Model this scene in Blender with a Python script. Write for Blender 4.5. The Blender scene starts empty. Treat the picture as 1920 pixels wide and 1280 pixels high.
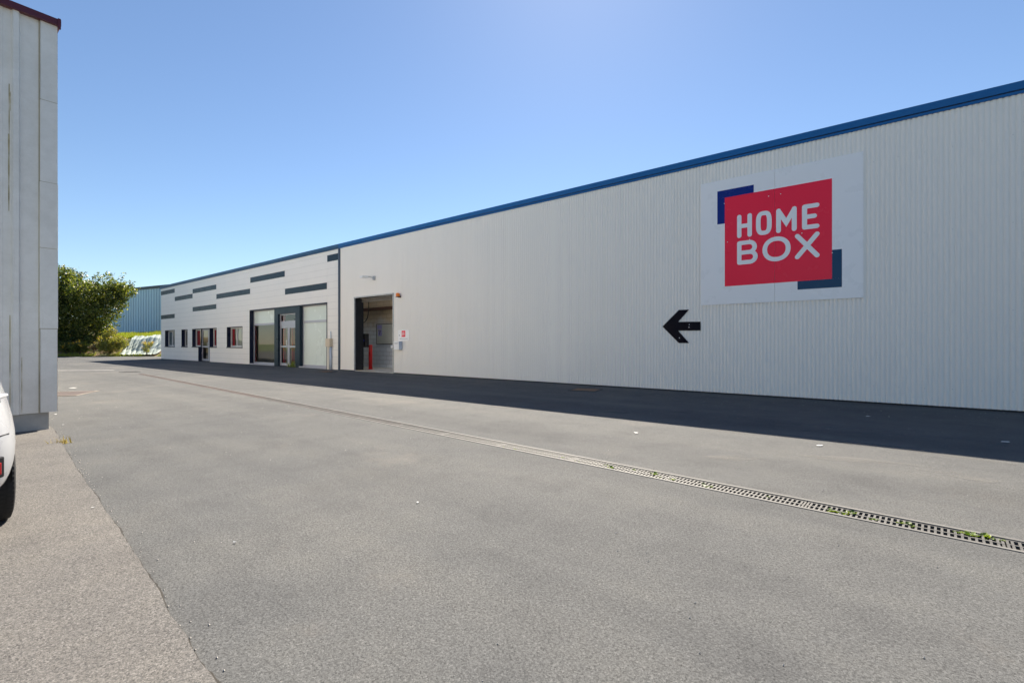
import bpy, bmesh, math, random
from math import radians, sin, cos, pi
from mathutils import Vector
from mathutils.geometry import tessellate_polygon

# ------------------------------------------------------------------ camera, sky, sun, exposure
# World frame: x runs along the long facade, y runs towards it, camera stands at x=y=0.
F_PX, HZ, CAM_H, WALL = 890.0, 644.0, 1.18, 11.737
CT, ST = 0.62623, 0.77964
YAW = math.atan2(CT, ST)

C = bpy.context.scene.collection
scene = bpy.context.scene
cam = bpy.data.cameras.new('camera')
cam_o = bpy.data.objects.new('camera', cam)
C.objects.link(cam_o)
cam.sensor_width = 36.0
cam.lens = 36.0 * F_PX / 1920.0
cam.shift_y = (HZ - 640.0) / 1920.0
cam.clip_start, cam.clip_end = 0.05, 3000
cam_o.location = (0, 0, CAM_H)
cam_o.rotation_euler = (pi / 2, 0, YAW)
scene.camera = cam_o

# shadow of the eaves: SHA metres out from the wall and SHB metres along it per metre of height
SHA, SHB = 0.858, 0.50
sun_vec = Vector((-SHB, SHA, 1.0)).normalized()          # towards the sun
SUN_EL = math.asin(sun_vec.z)
SUN_ROT = math.atan2(sun_vec.x, sun_vec.y)               # from +y, clockwise
world = bpy.data.worlds.new("World")
scene.world = world
world.use_nodes = True
wn = world.node_tree
sky = wn.nodes.new('ShaderNodeTexSky')
sky.sky_type = 'NISHITA'
sky.sun_disc = False
sky.sun_elevation = SUN_EL
sky.sun_rotation = SUN_ROT
sky.air_density = 1.0
sky.dust_density = 0.12
sky.ozone_density = 3.8
wn.links.new(sky.outputs[0], wn.nodes['Background'].inputs[0])
wn.nodes['Background'].inputs[1].default_value = 0.059
sl = bpy.data.lights.new('sun', 'SUN')
sl.energy = 5.0
sl.angle = radians(0.5)
sl.color = (1.0, 0.91, 0.78)
so = bpy.data.objects.new('sun', sl)
C.objects.link(so)
so.rotation_euler = (-sun_vec).to_track_quat('-Z', 'Y').to_euler()
so.location = (0, 0, 30)
scene.view_settings.view_transform = 'Standard'
scene.view_settings.look = 'None'
scene.view_settings.exposure = 1.3
scene.view_settings.gamma = 1.0
scene.cycles.max_bounces = 8
scene.cycles.transparent_max_bounces = 12

rnd = random.Random(7)


# ------------------------------------------------------------------ photo-measure helpers
def ray(px):
    t = (px - 960.0) / F_PX
    return (ST * t - CT, CT * t + ST)


def at(px, Y):
    r = ray(px)
    return (r[0] * Y, r[1] * Y)


def gnd(px, py):
    return at(px, CAM_H * F_PX / (py - HZ))


def ws(px, p=WALL):
    r = ray(px)
    return p * r[0] / r[1]


def wz(px, py, p=WALL):
    Y = p / ray(px)[1]
    return CAM_H + (HZ - py) * Y / F_PX


# ------------------------------------------------------------------ mesh helpers
class MB:
    def __init__(self):
        self.v, self.f, self.m = [], [], []

    def quad(self, a, b, c, d, m=0):
        n = len(self.v)
        self.v += [a, b, c, d]
        self.f.append((n, n + 1, n + 2, n + 3))
        self.m.append(m)

    def poly(self, pts, m=0):
        n = len(self.v)
        self.v += list(pts)
        self.f.append(tuple(range(n, n + len(pts))))
        self.m.append(m)

    def box(self, x0, x1, y0, y1, z0, z1, m=0):
        n = len(self.v)
        self.v += [(x0, y0, z0), (x1, y0, z0), (x1, y1, z0), (x0, y1, z0),
                   (x0, y0, z1), (x1, y0, z1), (x1, y1, z1), (x0, y1, z1)]
        for f in ((0, 3, 2, 1), (4, 5, 6, 7), (0, 1, 5, 4), (1, 2, 6, 5), (2, 3, 7, 6), (3, 0, 4, 7)):
            self.f.append(tuple(n + i for i in f))
            self.m.append(m)

    def obox(self, o, ax, ay, az, m=0):
        """box from corner o with edge vectors"""
        o, ax, ay, az = Vector(o), Vector(ax), Vector(ay), Vector(az)
        n = len(self.v)
        self.v += [tuple(o), tuple(o + ax), tuple(o + ax + ay), tuple(o + ay),
                   tuple(o + az), tuple(o + ax + az), tuple(o + ax + ay + az), tuple(o + ay + az)]
        for f in ((0, 3, 2, 1), (4, 5, 6, 7), (0, 1, 5, 4), (1, 2, 6, 5), (2, 3, 7, 6), (3, 0, 4, 7)):
            self.f.append(tuple(n + i for i in f))
            self.m.append(m)

    def prism(self, pts, off, m=0):
        """closed outline pts (3D) swept by off"""
        n, k = len(self.v), len(pts)
        off = Vector(off)
        self.v += [tuple(p) for p in pts] + [tuple(Vector(p) + off) for p in pts]
        self.f.append(tuple(n + i for i in range(k)))
        self.f.append(tuple(n + k + i for i in reversed(range(k))))
        self.m += [m, m]
        for i in range(k):
            j = (i + 1) % k
            self.f.append((n + j, n + i, n + k + i, n + k + j))
            self.m.append(m)

    def tube(self, pts, r, sides=8, m=0, caps=True):
        pts = [Vector(p) for p in pts]
        rs = r if isinstance(r, (list, tuple)) else [r] * len(pts)
        n = len(self.v)
        up = Vector((0.13, 0.31, 0.94))
        for i, p in enumerate(pts):
            d = (pts[min(i + 1, len(pts) - 1)] - pts[max(i - 1, 0)]).normalized()
            a = d.cross(up)
            if a.length < 1e-4:
                a = d.cross(Vector((1, 0, 0)))
            a.normalize()
            b = d.cross(a)
            for k in range(sides):
                w = 2 * pi * k / sides
                self.v.append(tuple(p + a * cos(w) * rs[i] + b * sin(w) * rs[i]))
        for i in range(len(pts) - 1):
            for k in range(sides):
                k2 = (k + 1) % sides
                self.f.append((n + i * sides + k, n + i * sides + k2, n + (i + 1) * sides + k2, n + (i + 1) * sides + k))
                self.m.append(m)
        if caps:
            self.f.append(tuple(n + k for k in reversed(range(sides))))
            self.f.append(tuple(n + (len(pts) - 1) * sides + k for k in range(sides)))
            self.m += [m, m]

    def lathe(self, prof, c, axis='z', sides=24, m=0):
        """prof: list of (r, h)"""
        n = len(self.v)
        for r, h in prof:
            for k in range(sides):
                w = 2 * pi * k / sides
                if axis == 'z':
                    q = (c[0] + r * cos(w), c[1] + r * sin(w), c[2] + h)
                elif axis == 'y':
                    q = (c[0] + r * cos(w), c[1] + h, c[2] + r * sin(w))
                else:
                    q = (c[0] + h, c[1] + r * cos(w), c[2] + r * sin(w))
                self.v.append(q)
        for i in range(len(prof) - 1):
            for k in range(sides):
                k2 = (k + 1) % sides
                self.f.append((n + i * sides + k, n + i * sides + k2, n + (i + 1) * sides + k2, n + (i + 1) * sides + k))
                self.m.append(m)

    def build(self, name, mats, parent=None, smooth=False, loc=None, fixn=True):
        me = bpy.data.meshes.new(name)
        if loc is not None:
            lx, ly, lz = loc
            vv = [(a - lx, b - ly, c - lz) for a, b, c in self.v]
        else:
            vv = self.v
        me.from_pydata(vv, [], self.f)
        if not isinstance(mats, (list, tuple)):
            mats = [mats]
        for q in mats:
            me.materials.append(q)
        if len(mats) > 1:
            me.polygons.foreach_set('material_index', self.m)
        if fixn and mats[0].name != 'window_glass':
            bm = bmesh.new()
            bm.from_mesh(me)
            bmesh.ops.recalc_face_normals(bm, faces=bm.faces)
            bm.to_mesh(me)
            bm.free()
        if smooth:
            me.polygons.foreach_set('use_smooth', [True] * len(me.polygons))
        me.update()
        o = bpy.data.objects.new(name, me)
        C.objects.link(o)
        if loc is not None:
            o.location = loc
        if parent is not None:
            o.parent = parent
        return o


def empty(name, label, cat, loc=(0, 0, 0), rz=0.0, group=None):
    o = bpy.data.objects.new(name, None)
    o.empty_display_size = 0.2
    C.objects.link(o)
    o.location = loc
    o.rotation_euler = (0, 0, rz)
    return tag(o, label, cat, group)


def tag(o, label, cat, group=None):
    o['label'] = label
    o['category'] = cat
    if group:
        o['group'] = group
    return o


def struct(o, kind='structure'):
    o['kind'] = kind
    return o


def bevel(o, w=0.004, seg=2):
    b = o.modifiers.new('bevel', 'BEVEL')
    b.width = w
    b.segments = seg
    b.limit_method = 'ANGLE'
    return o


# ------------------------------------------------------------------ materials
def new_mat(name):
    m = bpy.data.materials.new(name)
    m.use_nodes = True
    nt = m.node_tree
    return m, nt, nt.nodes['Principled BSDF']


def N(nt, kind, **kw):
    n = nt.nodes.new(kind)
    for k, v in kw.items():
        if k in n.inputs:
            n.inputs[k].default_value = v
        else:
            setattr(n, k, v)
    return n


def rgba(c):
    return (c[0], c[1], c[2], 1.0)


def noise(nt, scale, detail=4.0, rough=0.55, vec=None, stretch=None, obj=True):
    tc = N(nt, 'ShaderNodeTexCoord')
    src = tc.outputs['Object'] if obj else tc.outputs['Generated']
    if stretch:
        mp = N(nt, 'ShaderNodeMapping')
        mp.inputs['Scale'].default_value = stretch
        nt.links.new(src, mp.inputs[0])
        src = mp.outputs[0]
    n = N(nt, 'ShaderNodeTexNoise')
    n.inputs['Scale'].default_value = scale
    n.inputs['Detail'].default_value = detail
    n.inputs['Roughness'].default_value = rough
    nt.links.new(src, n.inputs['Vector'])
    return n


def ramp(nt, src, stops):
    r = N(nt, 'ShaderNodeValToRGB')
    el = r.color_ramp.elements
    while len(el) > 1:
        el.remove(el[-1])
    el[0].position = stops[0][0]
    el[0].color = rgba(stops[0][1])
    for p, c in stops[1:]:
        e = el.new(p)
        e.color = rgba(c)
    nt.links.new(src, r.inputs[0])
    return r


def mix(nt, a, b, fac, mode='MIX'):
    m = N(nt, 'ShaderNodeMix')
    m.data_type = 'RGBA'
    m.blend_type = mode
    for s, i in ((fac, 0), (a, 6), (b, 7)):
        if hasattr(s, 'is_linked') or hasattr(s, 'links'):
            nt.links.new(s, m.inputs[i])
        elif isinstance(s, (int, float)):
            m.inputs[i].default_value = s
        else:
            m.inputs[i].default_value = rgba(s)
    return m.outputs[2]


def pm(name, col, rough=0.5, metal=0.0, var=0.10, scale=2.0, bump=0.0, bscale=60.0, stretch=None, spec=None):
    """painted / plain surface with soft uneven colour and roughness"""
    m, nt, b = new_mat(name)
    n = noise(nt, scale, 5.0, 0.6, stretch=stretch)
    lo = tuple(c * (1 - var) for c in col)
    hi = tuple(min(1.0, c * (1 + var)) for c in col)
    r = ramp(nt, n.outputs[0], [(0.3, lo), (0.7, hi)])
    nt.links.new(r.outputs[0], b.inputs['Base Color'])
    rr = ramp(nt, n.outputs[0], [(0.3, (max(0, rough - .08),) * 3), (0.7, (min(1, rough + .08),) * 3)])
    nt.links.new(rr.outputs[0], b.inputs['Roughness'])
    b.inputs['Metallic'].default_value = metal
    if spec is not None:
        b.inputs['Specular IOR Level'].default_value = spec
    if bump:
        n2 = noise(nt, bscale, 3.0)
        bp = N(nt, 'ShaderNodeBump')
        bp.inputs['Strength'].default_value = bump
        bp.inputs['Distance'].default_value = 0.01
        nt.links.new(n2.outputs[0], bp.inputs['Height'])
        nt.links.new(bp.outputs[0], b.inputs['Normal'])
    return m


def asphalt_mat(name, dark, mid, light, tint, cell=120.0, bump=0.5, contrast=1.0, band=0.35):
    m, nt, b = new_mat(name)
    tc = N(nt, 'ShaderNodeTexCoord')
    v = N(nt, 'ShaderNodeTexVoronoi')
    v.inputs['Scale'].default_value = cell
    v.inputs['Randomness'].default_value = 1.0
    nt.links.new(tc.outputs['Object'], v.inputs['Vector'])
    sep = N(nt, 'ShaderNodeSeparateColor')
    nt.links.new(v.outputs['Color'], sep.inputs[0])
    agg = ramp(nt, sep.outputs[0], [(0.0, dark), (0.2, dark), (0.45, mid), (0.82, mid), (1.0, light)])
    # darker binder and pits between stones
    pit = noise(nt, cell * 0.42, 5.0, 0.68)
    pitr = ramp(nt, pit.outputs[0], [(0.30, (0.42,) * 3), (0.46, (1.0,) * 3)])
    c1 = mix(nt, agg.outputs[0], pitr.outputs[0], 0.9 * contrast, 'MULTIPLY')
    ve = N(nt, 'ShaderNodeTexVoronoi')
    ve.feature = 'DISTANCE_TO_EDGE'
    ve.inputs['Scale'].default_value = cell * 1.15
    nt.links.new(tc.outputs['Object'], ve.inputs['Vector'])
    er = ramp(nt, ve.outputs['Distance'], [(0.02, (0.28,) * 3), (0.15, (1.0,) * 3)])
    em = noise(nt, cell * 0.5, 4.0, 0.65)
    emr = ramp(nt, em.outputs[0], [(0.42, (0, 0, 0)), (0.60, (1, 1, 1))])
    c1 = mix(nt, c1, mix(nt, c1, er.outputs[0], 1.0, 'MULTIPLY'), emr.outputs[0])
    # worn patches at room scale
    big = noise(nt, 0.28, 5.0, 0.6)
    bigr = ramp(nt, big.outputs[0], [(0.28, (0.74, 0.74, 0.75)), (0.42, (0.93, 0.93, 0.93)), (0.55, (1.0, 0.995, 0.985)), (0.70, (1.17, 1.14, 1.09))])
    c2 = mix(nt, c1, bigr.outputs[0], 1.0, 'MULTIPLY')
    mid_n = noise(nt, 1.7, 6.0, 0.65)
    midr = ramp(nt, mid_n.outputs[0], [(0.32, (0.80, 0.80, 0.81)), (0.5, (1, 1, 1)), (0.7, (1.10, 1.09, 1.06))])
    c3 = mix(nt, c2, midr.outputs[0], 0.8, 'MULTIPLY')
    # long tracks of tyres along the yard
    st = noise(nt, 1.0, 4.0, 0.55, stretch=(0.06, 1.1, 1.0))
    str_ = ramp(nt, st.outputs[0], [(0.33, (0.80, 0.80, 0.81)), (0.5, (1, 1, 1)), (0.66, (1.16, 1.14, 1.10))])
    c4 = mix(nt, c3, str_.outputs[0], band * 2, 'MULTIPLY')
    # pinkish and pale stains
    sn = noise(nt, 0.55, 7.0, 0.7)
    snr = ramp(nt, sn.outputs[0], [(0.60, (0, 0, 0)), (0.74, (1, 1, 1))])
    c5 = mix(nt, c4, tint, snr.outputs[0])
    lim = N(nt, 'ShaderNodeMath', operation='MULTIPLY')
    nt.links.new(snr.outputs[0], lim.inputs[0])
    lim.inputs[1].default_value = 0.45
    c5 = mix(nt, c4, tint, lim.outputs[0])
    # drips and small patches of oil and old filler
    wv = N(nt, 'ShaderNodeTexNoise')
    wv.inputs['Scale'].default_value = 2.2
    wv.inputs['Detail'].default_value = 4
    nt.links.new(tc.outputs['Object'], wv.inputs['Vector'])
    warp = N(nt, 'ShaderNodeVectorMath', operation='MULTIPLY_ADD')
    nt.links.new(wv.outputs['Color'], warp.inputs[0])
    warp.inputs[1].default_value = (0.5, 0.5, 0.0)
    nt.links.new(tc.outputs['Object'], warp.inputs[2])
    vo = N(nt, 'ShaderNodeTexVoronoi')
    vo.inputs['Scale'].default_value = 0.42
    nt.links.new(warp.outputs[0], vo.inputs['Vector'])
    vr = ramp(nt, vo.outputs['Distance'], [(0.04, (0.70, 0.70, 0.71)), (0.15, (0.93, 0.93, 0.93)), (0.24, (1, 1, 1))])
    c5 = mix(nt, c5, vr.outputs[0], 0.8, 'MULTIPLY')
    nt.links.new(c5, b.inputs['Base Color'])
    b.inputs['Roughness'].default_value = 0.88
    b.inputs['Specular IOR Level'].default_value = 0.25
    hm = N(nt, 'ShaderNodeMath', operation='ADD')
    nt.links.new(pit.outputs[0], hm.inputs[0])
    nt.links.new(sep.outputs[1], hm.inputs[1])
    bp = N(nt, 'ShaderNodeBump')
    bp.inputs['Strength'].default_value = bump
    bp.inputs['Distance'].default_value = 0.004
    nt.links.new(hm.outputs[0], bp.inputs['Height'])
    nt.links.new(bp.outputs[0], b.inputs['Normal'])
    return m


def glass_mat(name, tint=(0.9, 0.95, 0.93), refl=1.0):
    m, nt, b = new_mat(name)
    nt.nodes.remove(b)
    out = nt.nodes['Material Output']
    tr = N(nt, 'ShaderNodeBsdfTransparent')
    tr.inputs[0].default_value = rgba(tint)
    gl = N(nt, 'ShaderNodeBsdfGlossy')
    gl.inputs['Roughness'].default_value = 0.02
    fr = N(nt, 'ShaderNodeFresnel')
    fr.inputs[0].default_value = 1.55
    n = noise(nt, 1.2, 2.0)
    bp = N(nt, 'ShaderNodeBump')
    bp.inputs['Strength'].default_value = 0.02
    nt.links.new(n.outputs[0], bp.inputs['Height'])
    nt.links.new(bp.outputs[0], gl.inputs['Normal'])
    mu = N(nt, 'ShaderNodeMath', operation='MULTIPLY')
    nt.links.new(fr.outputs[0], mu.inputs[0])
    mu.inputs[1].default_value = 1.6 * refl
    mu.use_clamp = True
    mx = N(nt, 'ShaderNodeMixShader')
    nt.links.new(mu.outputs[0], mx.inputs[0])
    nt.links.new(tr.outputs[0], mx.inputs[1])
    nt.links.new(gl.outputs[0], mx.inputs[2])
    nt.links.new(mx.outputs[0], out.inputs[0])
    return m


def leaf_mat(name, a, b_, c, trans=0.35, rough=0.45):
    m, nt, b = new_mat(name)
    geo = N(nt, 'ShaderNodeNewGeometry')
    r = ramp(nt, geo.outputs['Random Per Island'], [(0.0, a), (0.5, b_), (1.0, c)])
    nt.links.new(r.outputs[0], b.inputs['Base Color'])
    b.inputs['Roughness'].default_value = rough
    tl = N(nt, 'ShaderNodeBsdfTranslucent')
    br = mix(nt, r.outputs[0], (1.9, 1.9, 0.7), 1.0, 'MULTIPLY')
    nt.links.new(br, tl.inputs[0])
    mx = N(nt, 'ShaderNodeMixShader')
    mx.inputs[0].default_value = trans
    nt.links.new(b.outputs[0], mx.inputs[1])
    nt.links.new(tl.outputs[0], mx.inputs[2])
    nt.links.new(mx.outputs[0], nt.nodes['Material Output'].inputs[0])
    return m


M = {}
M['asphalt'] = asphalt_mat('asphalt', (0.092, 0.0935, 0.094), (0.126, 0.128, 0.1285), (0.172, 0.173, 0.172), (0.182, 0.161, 0.141), cell=170, bump=0.5)
M['slab'] = asphalt_mat('pale_asphalt', (0.120, 0.116, 0.112), (0.178, 0.168, 0.158), (0.26, 0.248, 0.235), (0.20, 0.185, 0.17), cell=190, bump=0.6, band=0.15)
M['soil'] = pm('soil', (0.12, 0.09, 0.06), 0.95, var=0.4, scale=5, bump=0.6, bscale=20)


def white_cladding():
    m, nt, b = new_mat('white_cladding')
    n = noise(nt, 0.5, 5.0, 0.6, stretch=(1.0, 1.0, 0.15))
    base = ramp(nt, n.outputs[0], [(0.3, (0.885, 0.845, 0.775)), (0.7, (0.92, 0.88, 0.81))])
    s2 = noise(nt, 3.0, 6.0, 0.7, stretch=(1.0, 1.0, 0.06))
    st = ramp(nt, s2.outputs[0], [(0.58, (1, 1, 1)), (0.80, (0.90, 0.88, 0.83))])
    c = mix(nt, base.outputs[0], st.outputs[0], 0.35, 'MULTIPLY')
    nt.links.new(c, b.inputs['Base Color'])
    b.inputs['Roughness'].default_value = 0.42
    return m


M['cladding'] = white_cladding()
M['panel'] = pm('white_panel', (0.895, 0.85, 0.785), 0.38, var=0.025, scale=0.6)
M['panel_joint'] = pm('panel_joint', (0.50, 0.49, 0.47), 0.8, var=0.1)
M['anthracite'] = pm('anthracite_panel', (0.014, 0.030, 0.046), 0.35, var=0.08, spec=.25)
M['navy'] = pm('navy_metal', (0.007, 0.012, 0.034), 0.34, var=0.1, spec=.25)
M['fascia'] = pm('blue_fascia', (0.004, 0.115, 0.34), 0.40, var=0.06, scale=1.0, spec=.3)
M['fascia_reflection'] = pm('blue_fascia_grey_reflection', (0.014, 0.085, 0.19), 0.38, var=0.06, scale=.4, spec=.35)  # same blue edge, greyed in the base colour to imitate a reflection
M['fascia_dark'] = pm('fascia_groove', (0.008, 0.018, 0.05), 0.6)
M['trim_blue'] = pm('dark_blue_trim', (0.045, 0.065, 0.10), 0.4)
M['roof'] = pm('roof_sheet', (0.30, 0.31, 0.33), 0.5, var=0.15)
M['alu'] = pm('aluminium_frame', (0.46, 0.46, 0.50), 0.38, metal=0.35, var=0.05)
M['pvc'] = pm('pale_frame', (0.62, 0.60, 0.58), 0.4, var=0.05)
M['frost'] = pm('frosted_film', (0.74, 0.80, 0.72), 0.22, var=0.02, scale=0.8)
M['glass'] = glass_mat('window_glass')
M['red_fabric'] = pm('red_fabric', (0.52, 0.03, 0.04), 0.8, var=0.2, stretch=(9, 1, .3))
M['grey_blind'] = pm('grey_blind', (0.42, 0.45, 0.47), 0.8, var=0.2, stretch=(9, 1, .3))
M['room'] = pm('interior_plaster', (0.70, 0.67, 0.56), 0.9, var=0.06)
M['room_floor'] = pm('interior_floor', (0.40, 0.33, 0.22), 0.5, var=0.2)
M['dark'] = pm('dark_void', (0.012, 0.013, 0.016), 0.8)
M['concrete'] = pm('concrete', (0.42, 0.41, 0.385), 0.9, var=0.22, scale=3, bump=0.4, bscale=40)
M['plinth_dark'] = pm('dark_plinth', (0.055, 0.055, 0.058), 0.9, var=0.3)


def block_mat():
    m, nt, b = new_mat('concrete_block_wall')
    tc = N(nt, 'ShaderNodeTexCoord')
    mp = N(nt, 'ShaderNodeMapping')
    mp.inputs['Rotation'].default_value = (radians(90), 0, 0)
    nt.links.new(tc.outputs['Object'], mp.inputs[0])
    br = N(nt, 'ShaderNodeTexBrick')
    br.inputs['Color1'].default_value = (0.42, 0.43, 0.43, 1)
    br.inputs['Color2'].default_value = (0.36, 0.37, 0.38, 1)
    br.inputs['Mortar'].default_value = (0.27, 0.27, 0.27, 1)
    br.inputs['Scale'].default_value = 1.0
    br.inputs['Brick Width'].default_value = 0.5
    br.inputs['Row Height'].default_value = 0.2
    br.inputs['Mortar Size'].default_value = 0.012
    nt.links.new(mp.outputs[0], br.inputs[0])
    sp = N(nt, 'ShaderNodeSeparateXYZ')
    nt.links.new(tc.outputs['Object'], sp.inputs[0])
    n = noise(nt, 1.2, 5.0, 0.7)
    ad = N(nt, 'ShaderNodeMath', operation='MULTIPLY_ADD')
    nt.links.new(n.outputs[0], ad.inputs[0])
    ad.inputs[1].default_value = 1.4
    nt.links.new(sp.outputs[2], ad.inputs[2])
    # pale blue-grey below, brownish above
    r = ramp(nt, ad.outputs[0], [(0.0, (0, 0, 0)), (0.999, (1, 1, 1))])
    mr = N(nt, 'ShaderNodeMapRange')
    mr.inputs['From Min'].default_value = 2.4
    mr.inputs['From Max'].default_value = 3.1
    nt.links.new(ad.outputs[0], mr.inputs['Value'])
    col = mix(nt, (1.75, 1.80, 1.90), (1.35, 1.08, 0.78), mr.outputs[0])
    c = mix(nt, br.outputs[0], col, 1.0, 'MULTIPLY')
    nt.links.new(c, b.inputs['Base Color'])
    b.inputs['Roughness'].default_value = 0.9
    return m


M['block'] = block_mat()
M['steel_rust'] = pm('brown_steel', (0.10, 0.05, 0.035), 0.7, var=0.3)
M['galv'] = pm('galvanised', (0.42, 0.43, 0.44), 0.42, metal=0.6, var=0.15, scale=12)
M['black'] = pm('black_plastic', (0.010, 0.010, 0.012), 0.35)
M['red_paint'] = pm('red_paint', (0.62, 0.018, 0.018), 0.32, var=0.08)
M['sign_white'] = pm('sign_white', (0.90, 0.89, 0.88), 0.30, var=0.004)
M['sign_red'] = pm('sign_red', (0.97, 0.024, 0.065), 0.24, var=0.01, spec=.2)
M['sign_blue'] = pm('sign_navy', (0.004, 0.022, 0.20), 0.24, var=0.02, spec=.2)
M['sign_navy_reflection'] = pm('sign_navy_reflection', (0.003, 0.050, 0.125), 0.24, var=0.02, spec=.25)  # navy square with a teal reflection put into its colour
M['sign_black'] = pm('arrow_black', (0.005, 0.004, 0.010), 0.16, var=0.2, spec=.12)
M['sign_letter'] = pm('letter_white', (0.90, 0.89, 0.88), 0.3, var=0.004)
M['white_plastic'] = pm('white_plastic', (0.88, 0.88, 0.87), 0.4, var=0.03)
M['blue_grey'] = pm('blue_grey_plastic', (0.50, 0.56, 0.66), 0.4, var=0.03)
M['orange'] = pm('orange_lens', (0.80, 0.20, 0.015), 0.25, var=0.1)
M['beige'] = pm('beige_plastic', (0.66, 0.55, 0.40), 0.5, var=0.06)
M['notice'] = pm('notice_paper', (0.35, 0.33, 0.62), 0.6, var=0.1)
M['board'] = pm('painted_board', (0.50, 0.51, 0.47), 0.5, var=0.06)
M['blue_sticker'] = pm('blue_sticker', (0.05, 0.08, 0.6), 0.4)
M['grey_ink'] = pm('grey_ink', (0.30, 0.31, 0.33), 0.6)

# ------------------------------------------------------------------ ground
# one sheet to the horizon
mb = MB()
mb.quad((-900, -900, -0.30), (900, -900, -0.30), (900, 900, -0.30), (-900, 900, -0.30))


def meadow():
    m, nt, b = new_mat('meadow_ground')
    n = noise(nt, 0.12, 8.0, 0.65)
    r = ramp(nt, n.outputs[0], [(0.3, (0.07, 0.10, 0.03)), (0.55, (0.11, 0.14, 0.045)), (0.75, (0.17, 0.15, 0.08))])
    nt.links.new(r.outputs[0], b.inputs['Base Color'])
    b.inputs['Roughness'].default_value = 0.95
    return m


M['meadow'] = meadow()
struct(mb.build('ground', M['meadow']))

# drain line
D0 = Vector(gnd(1920, 1025)).to_3d()
D1 = Vector(gnd(262, 700.5)).to_3d()
dd = (D1 - D0).normalized()
dn = Vector((-dd.y, dd.x, 0))
if dn.y < 0:
    dn = -dn
D0 = D0 - dd * 3.0
DLEN = (D1 - D0).length
DW = 0.108                                                # half width of the cut

# yard asphalt, with the drain channel really cut out of it
E0, E1 = Vector(gnd(110, 668.3)), Vector(gnd(300, 668.0))
ed = (E1 - E0).normalized()
en = Vector((-ed.y, ed.x))                                # away from camera
outer = [(70, -75), (70, 12.4), (-46, 12.4), tuple(E1 + ed * 18), tuple(E0 - ed * 22), (-84, -75)]
hole = [D0 - dn * DW, D0 + dn * DW, D1 + dn * DW, D1 - dn * DW]
loops = [[Vector((a, b, 0)) for a, b in outer], [Vector(h) for h in hole]]
flat = [p for lp in loops for p in lp]
mb = MB()
mb.v = [(p.x, p.y, 0.0) for p in flat]
for t in tessellate_polygon(loops):
    mb.f.append(tuple(t))
    mb.m.append(0)
yard = mb.build('asphalt_yard', M['asphalt'])
struct(yard)

# pale apron in front of the shed on the left, a little higher, with a ragged edge
seam_px = [(101, 806), (107, 815), (116, 832), (130, 858), (150, 890), (178, 930), (205, 968), (235, 1013), (265, 1062), (295, 1112),
           (322, 1160), (345, 1195), (352, 1212), (372, 1240), (402, 1284)]
seam = [Vector(gnd(*q)) for q in seam_px]
seam.append(seam[-1] + (seam[-1] - seam[-3]).normalized() * 2.0)
seam.append(seam[-1] + Vector((1, -.03)) * 14)
fine = []
for a, b_ in zip(seam[:-1], seam[1:]):
    L = (b_ - a).length
    k = max(1, int(L / 0.035)) if L < 5 else int(L / 0.2)
    for i in range(k):
        fine.append(a + (b_ - a) * (i / k))
fine.append(seam[-1])
rag = []
w1 = 0.0
for p in fine:
    w1 = 0.7 * w1 + rnd.uniform(-1, 1) * 0.0028
    rag.append((p.x + w1 * 0.3, p.y + w1))
SLAB_Z = 0.018
inner = [(14.5, -30), (-40, -30), (-40, rag[0][1] + 0.02)]
# the slab runs under the shed front
poly = rag + [(rag[-1][0], -30), (-40, -30), (-40, rag[0][1])]
mb = MB()
tri = tessellate_polygon([[Vector((a, b, 0)) for a, b in poly]])
mb.v = [(a, b, SLAB_Z) for a, b in poly]
for t in tri:
    mb.f.append(tuple(t))
    mb.m.append(0)
for i in range(len(rag) - 1):
    a, b_ = rag[i], rag[i + 1]
    mb.quad((a[0], a[1], SLAB_Z), (b_[0], b_[1], SLAB_Z), (b_[0], b_[1], -0.01), (a[0], a[1], -0.01))
struct(mb.build('pale_apron_pavement', M['slab']))
# crumbled dirty joint along the edge
mb = MB()
for i in range(len(rag) - 1):
    a, b_ = Vector(rag[i]), Vector(rag[i + 1])
    if (b_ - a).length > 0.5:
        continue
    wa = 0.003 + 0.006 * abs(sin(i * 1.7)) + 0.007 * max(0, sin(i * .23))
    wb = 0.003 + 0.006 * abs(sin((i + 1) * 1.7)) + 0.007 * max(0, sin((i + 1) * .23))
    mb.quad((a.x, a.y - 0.01, 0.004), (b_.x, b_.y - 0.01, 0.004), (b_.x + wb * .3, b_.y + wb, 0.004), (a.x + wa * .3, a.y + wa, 0.004))
M['crack'] = pm('crumbled_joint', (0.035, 0.031, 0.026), 0.95, var=0.5, scale=30)
o = mb.build('pavement_joint', M['crack'])
struct(o)

# ------------------------------------------------------------------ warehouse (corrugated part)
SX = ws(636.5)                                            # junction with the offices
WX1 = 26.0
WTOP, FTOP = 5.44, 5.63
GX0, GX1, GZ1 = ws(665.8), ws(737.3), 3.135                # roller door opening
wh = empty('warehouse', 'long white corrugated metal warehouse with blue roof edge and an open roller door', 'warehouse', (SX, WALL, 0))
WL = (SX, WALL, 0)


def wbuild(mb, name, mats, par, smooth=False):
    """build in world coordinates, parent to root at its own location"""
    if par.type == 'MESH' or par.parent is not None:
        r = par
        while r.parent is not None:
            r = r.parent
        base = Vector(r.location)
    else:
        base = Vector(par.location)
    o = mb.build(name, mats, None, smooth)
    me = o.data
    me.transform(__import__('mathutils').Matrix.Translation(-base))
    o.parent = par
    return o


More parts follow.
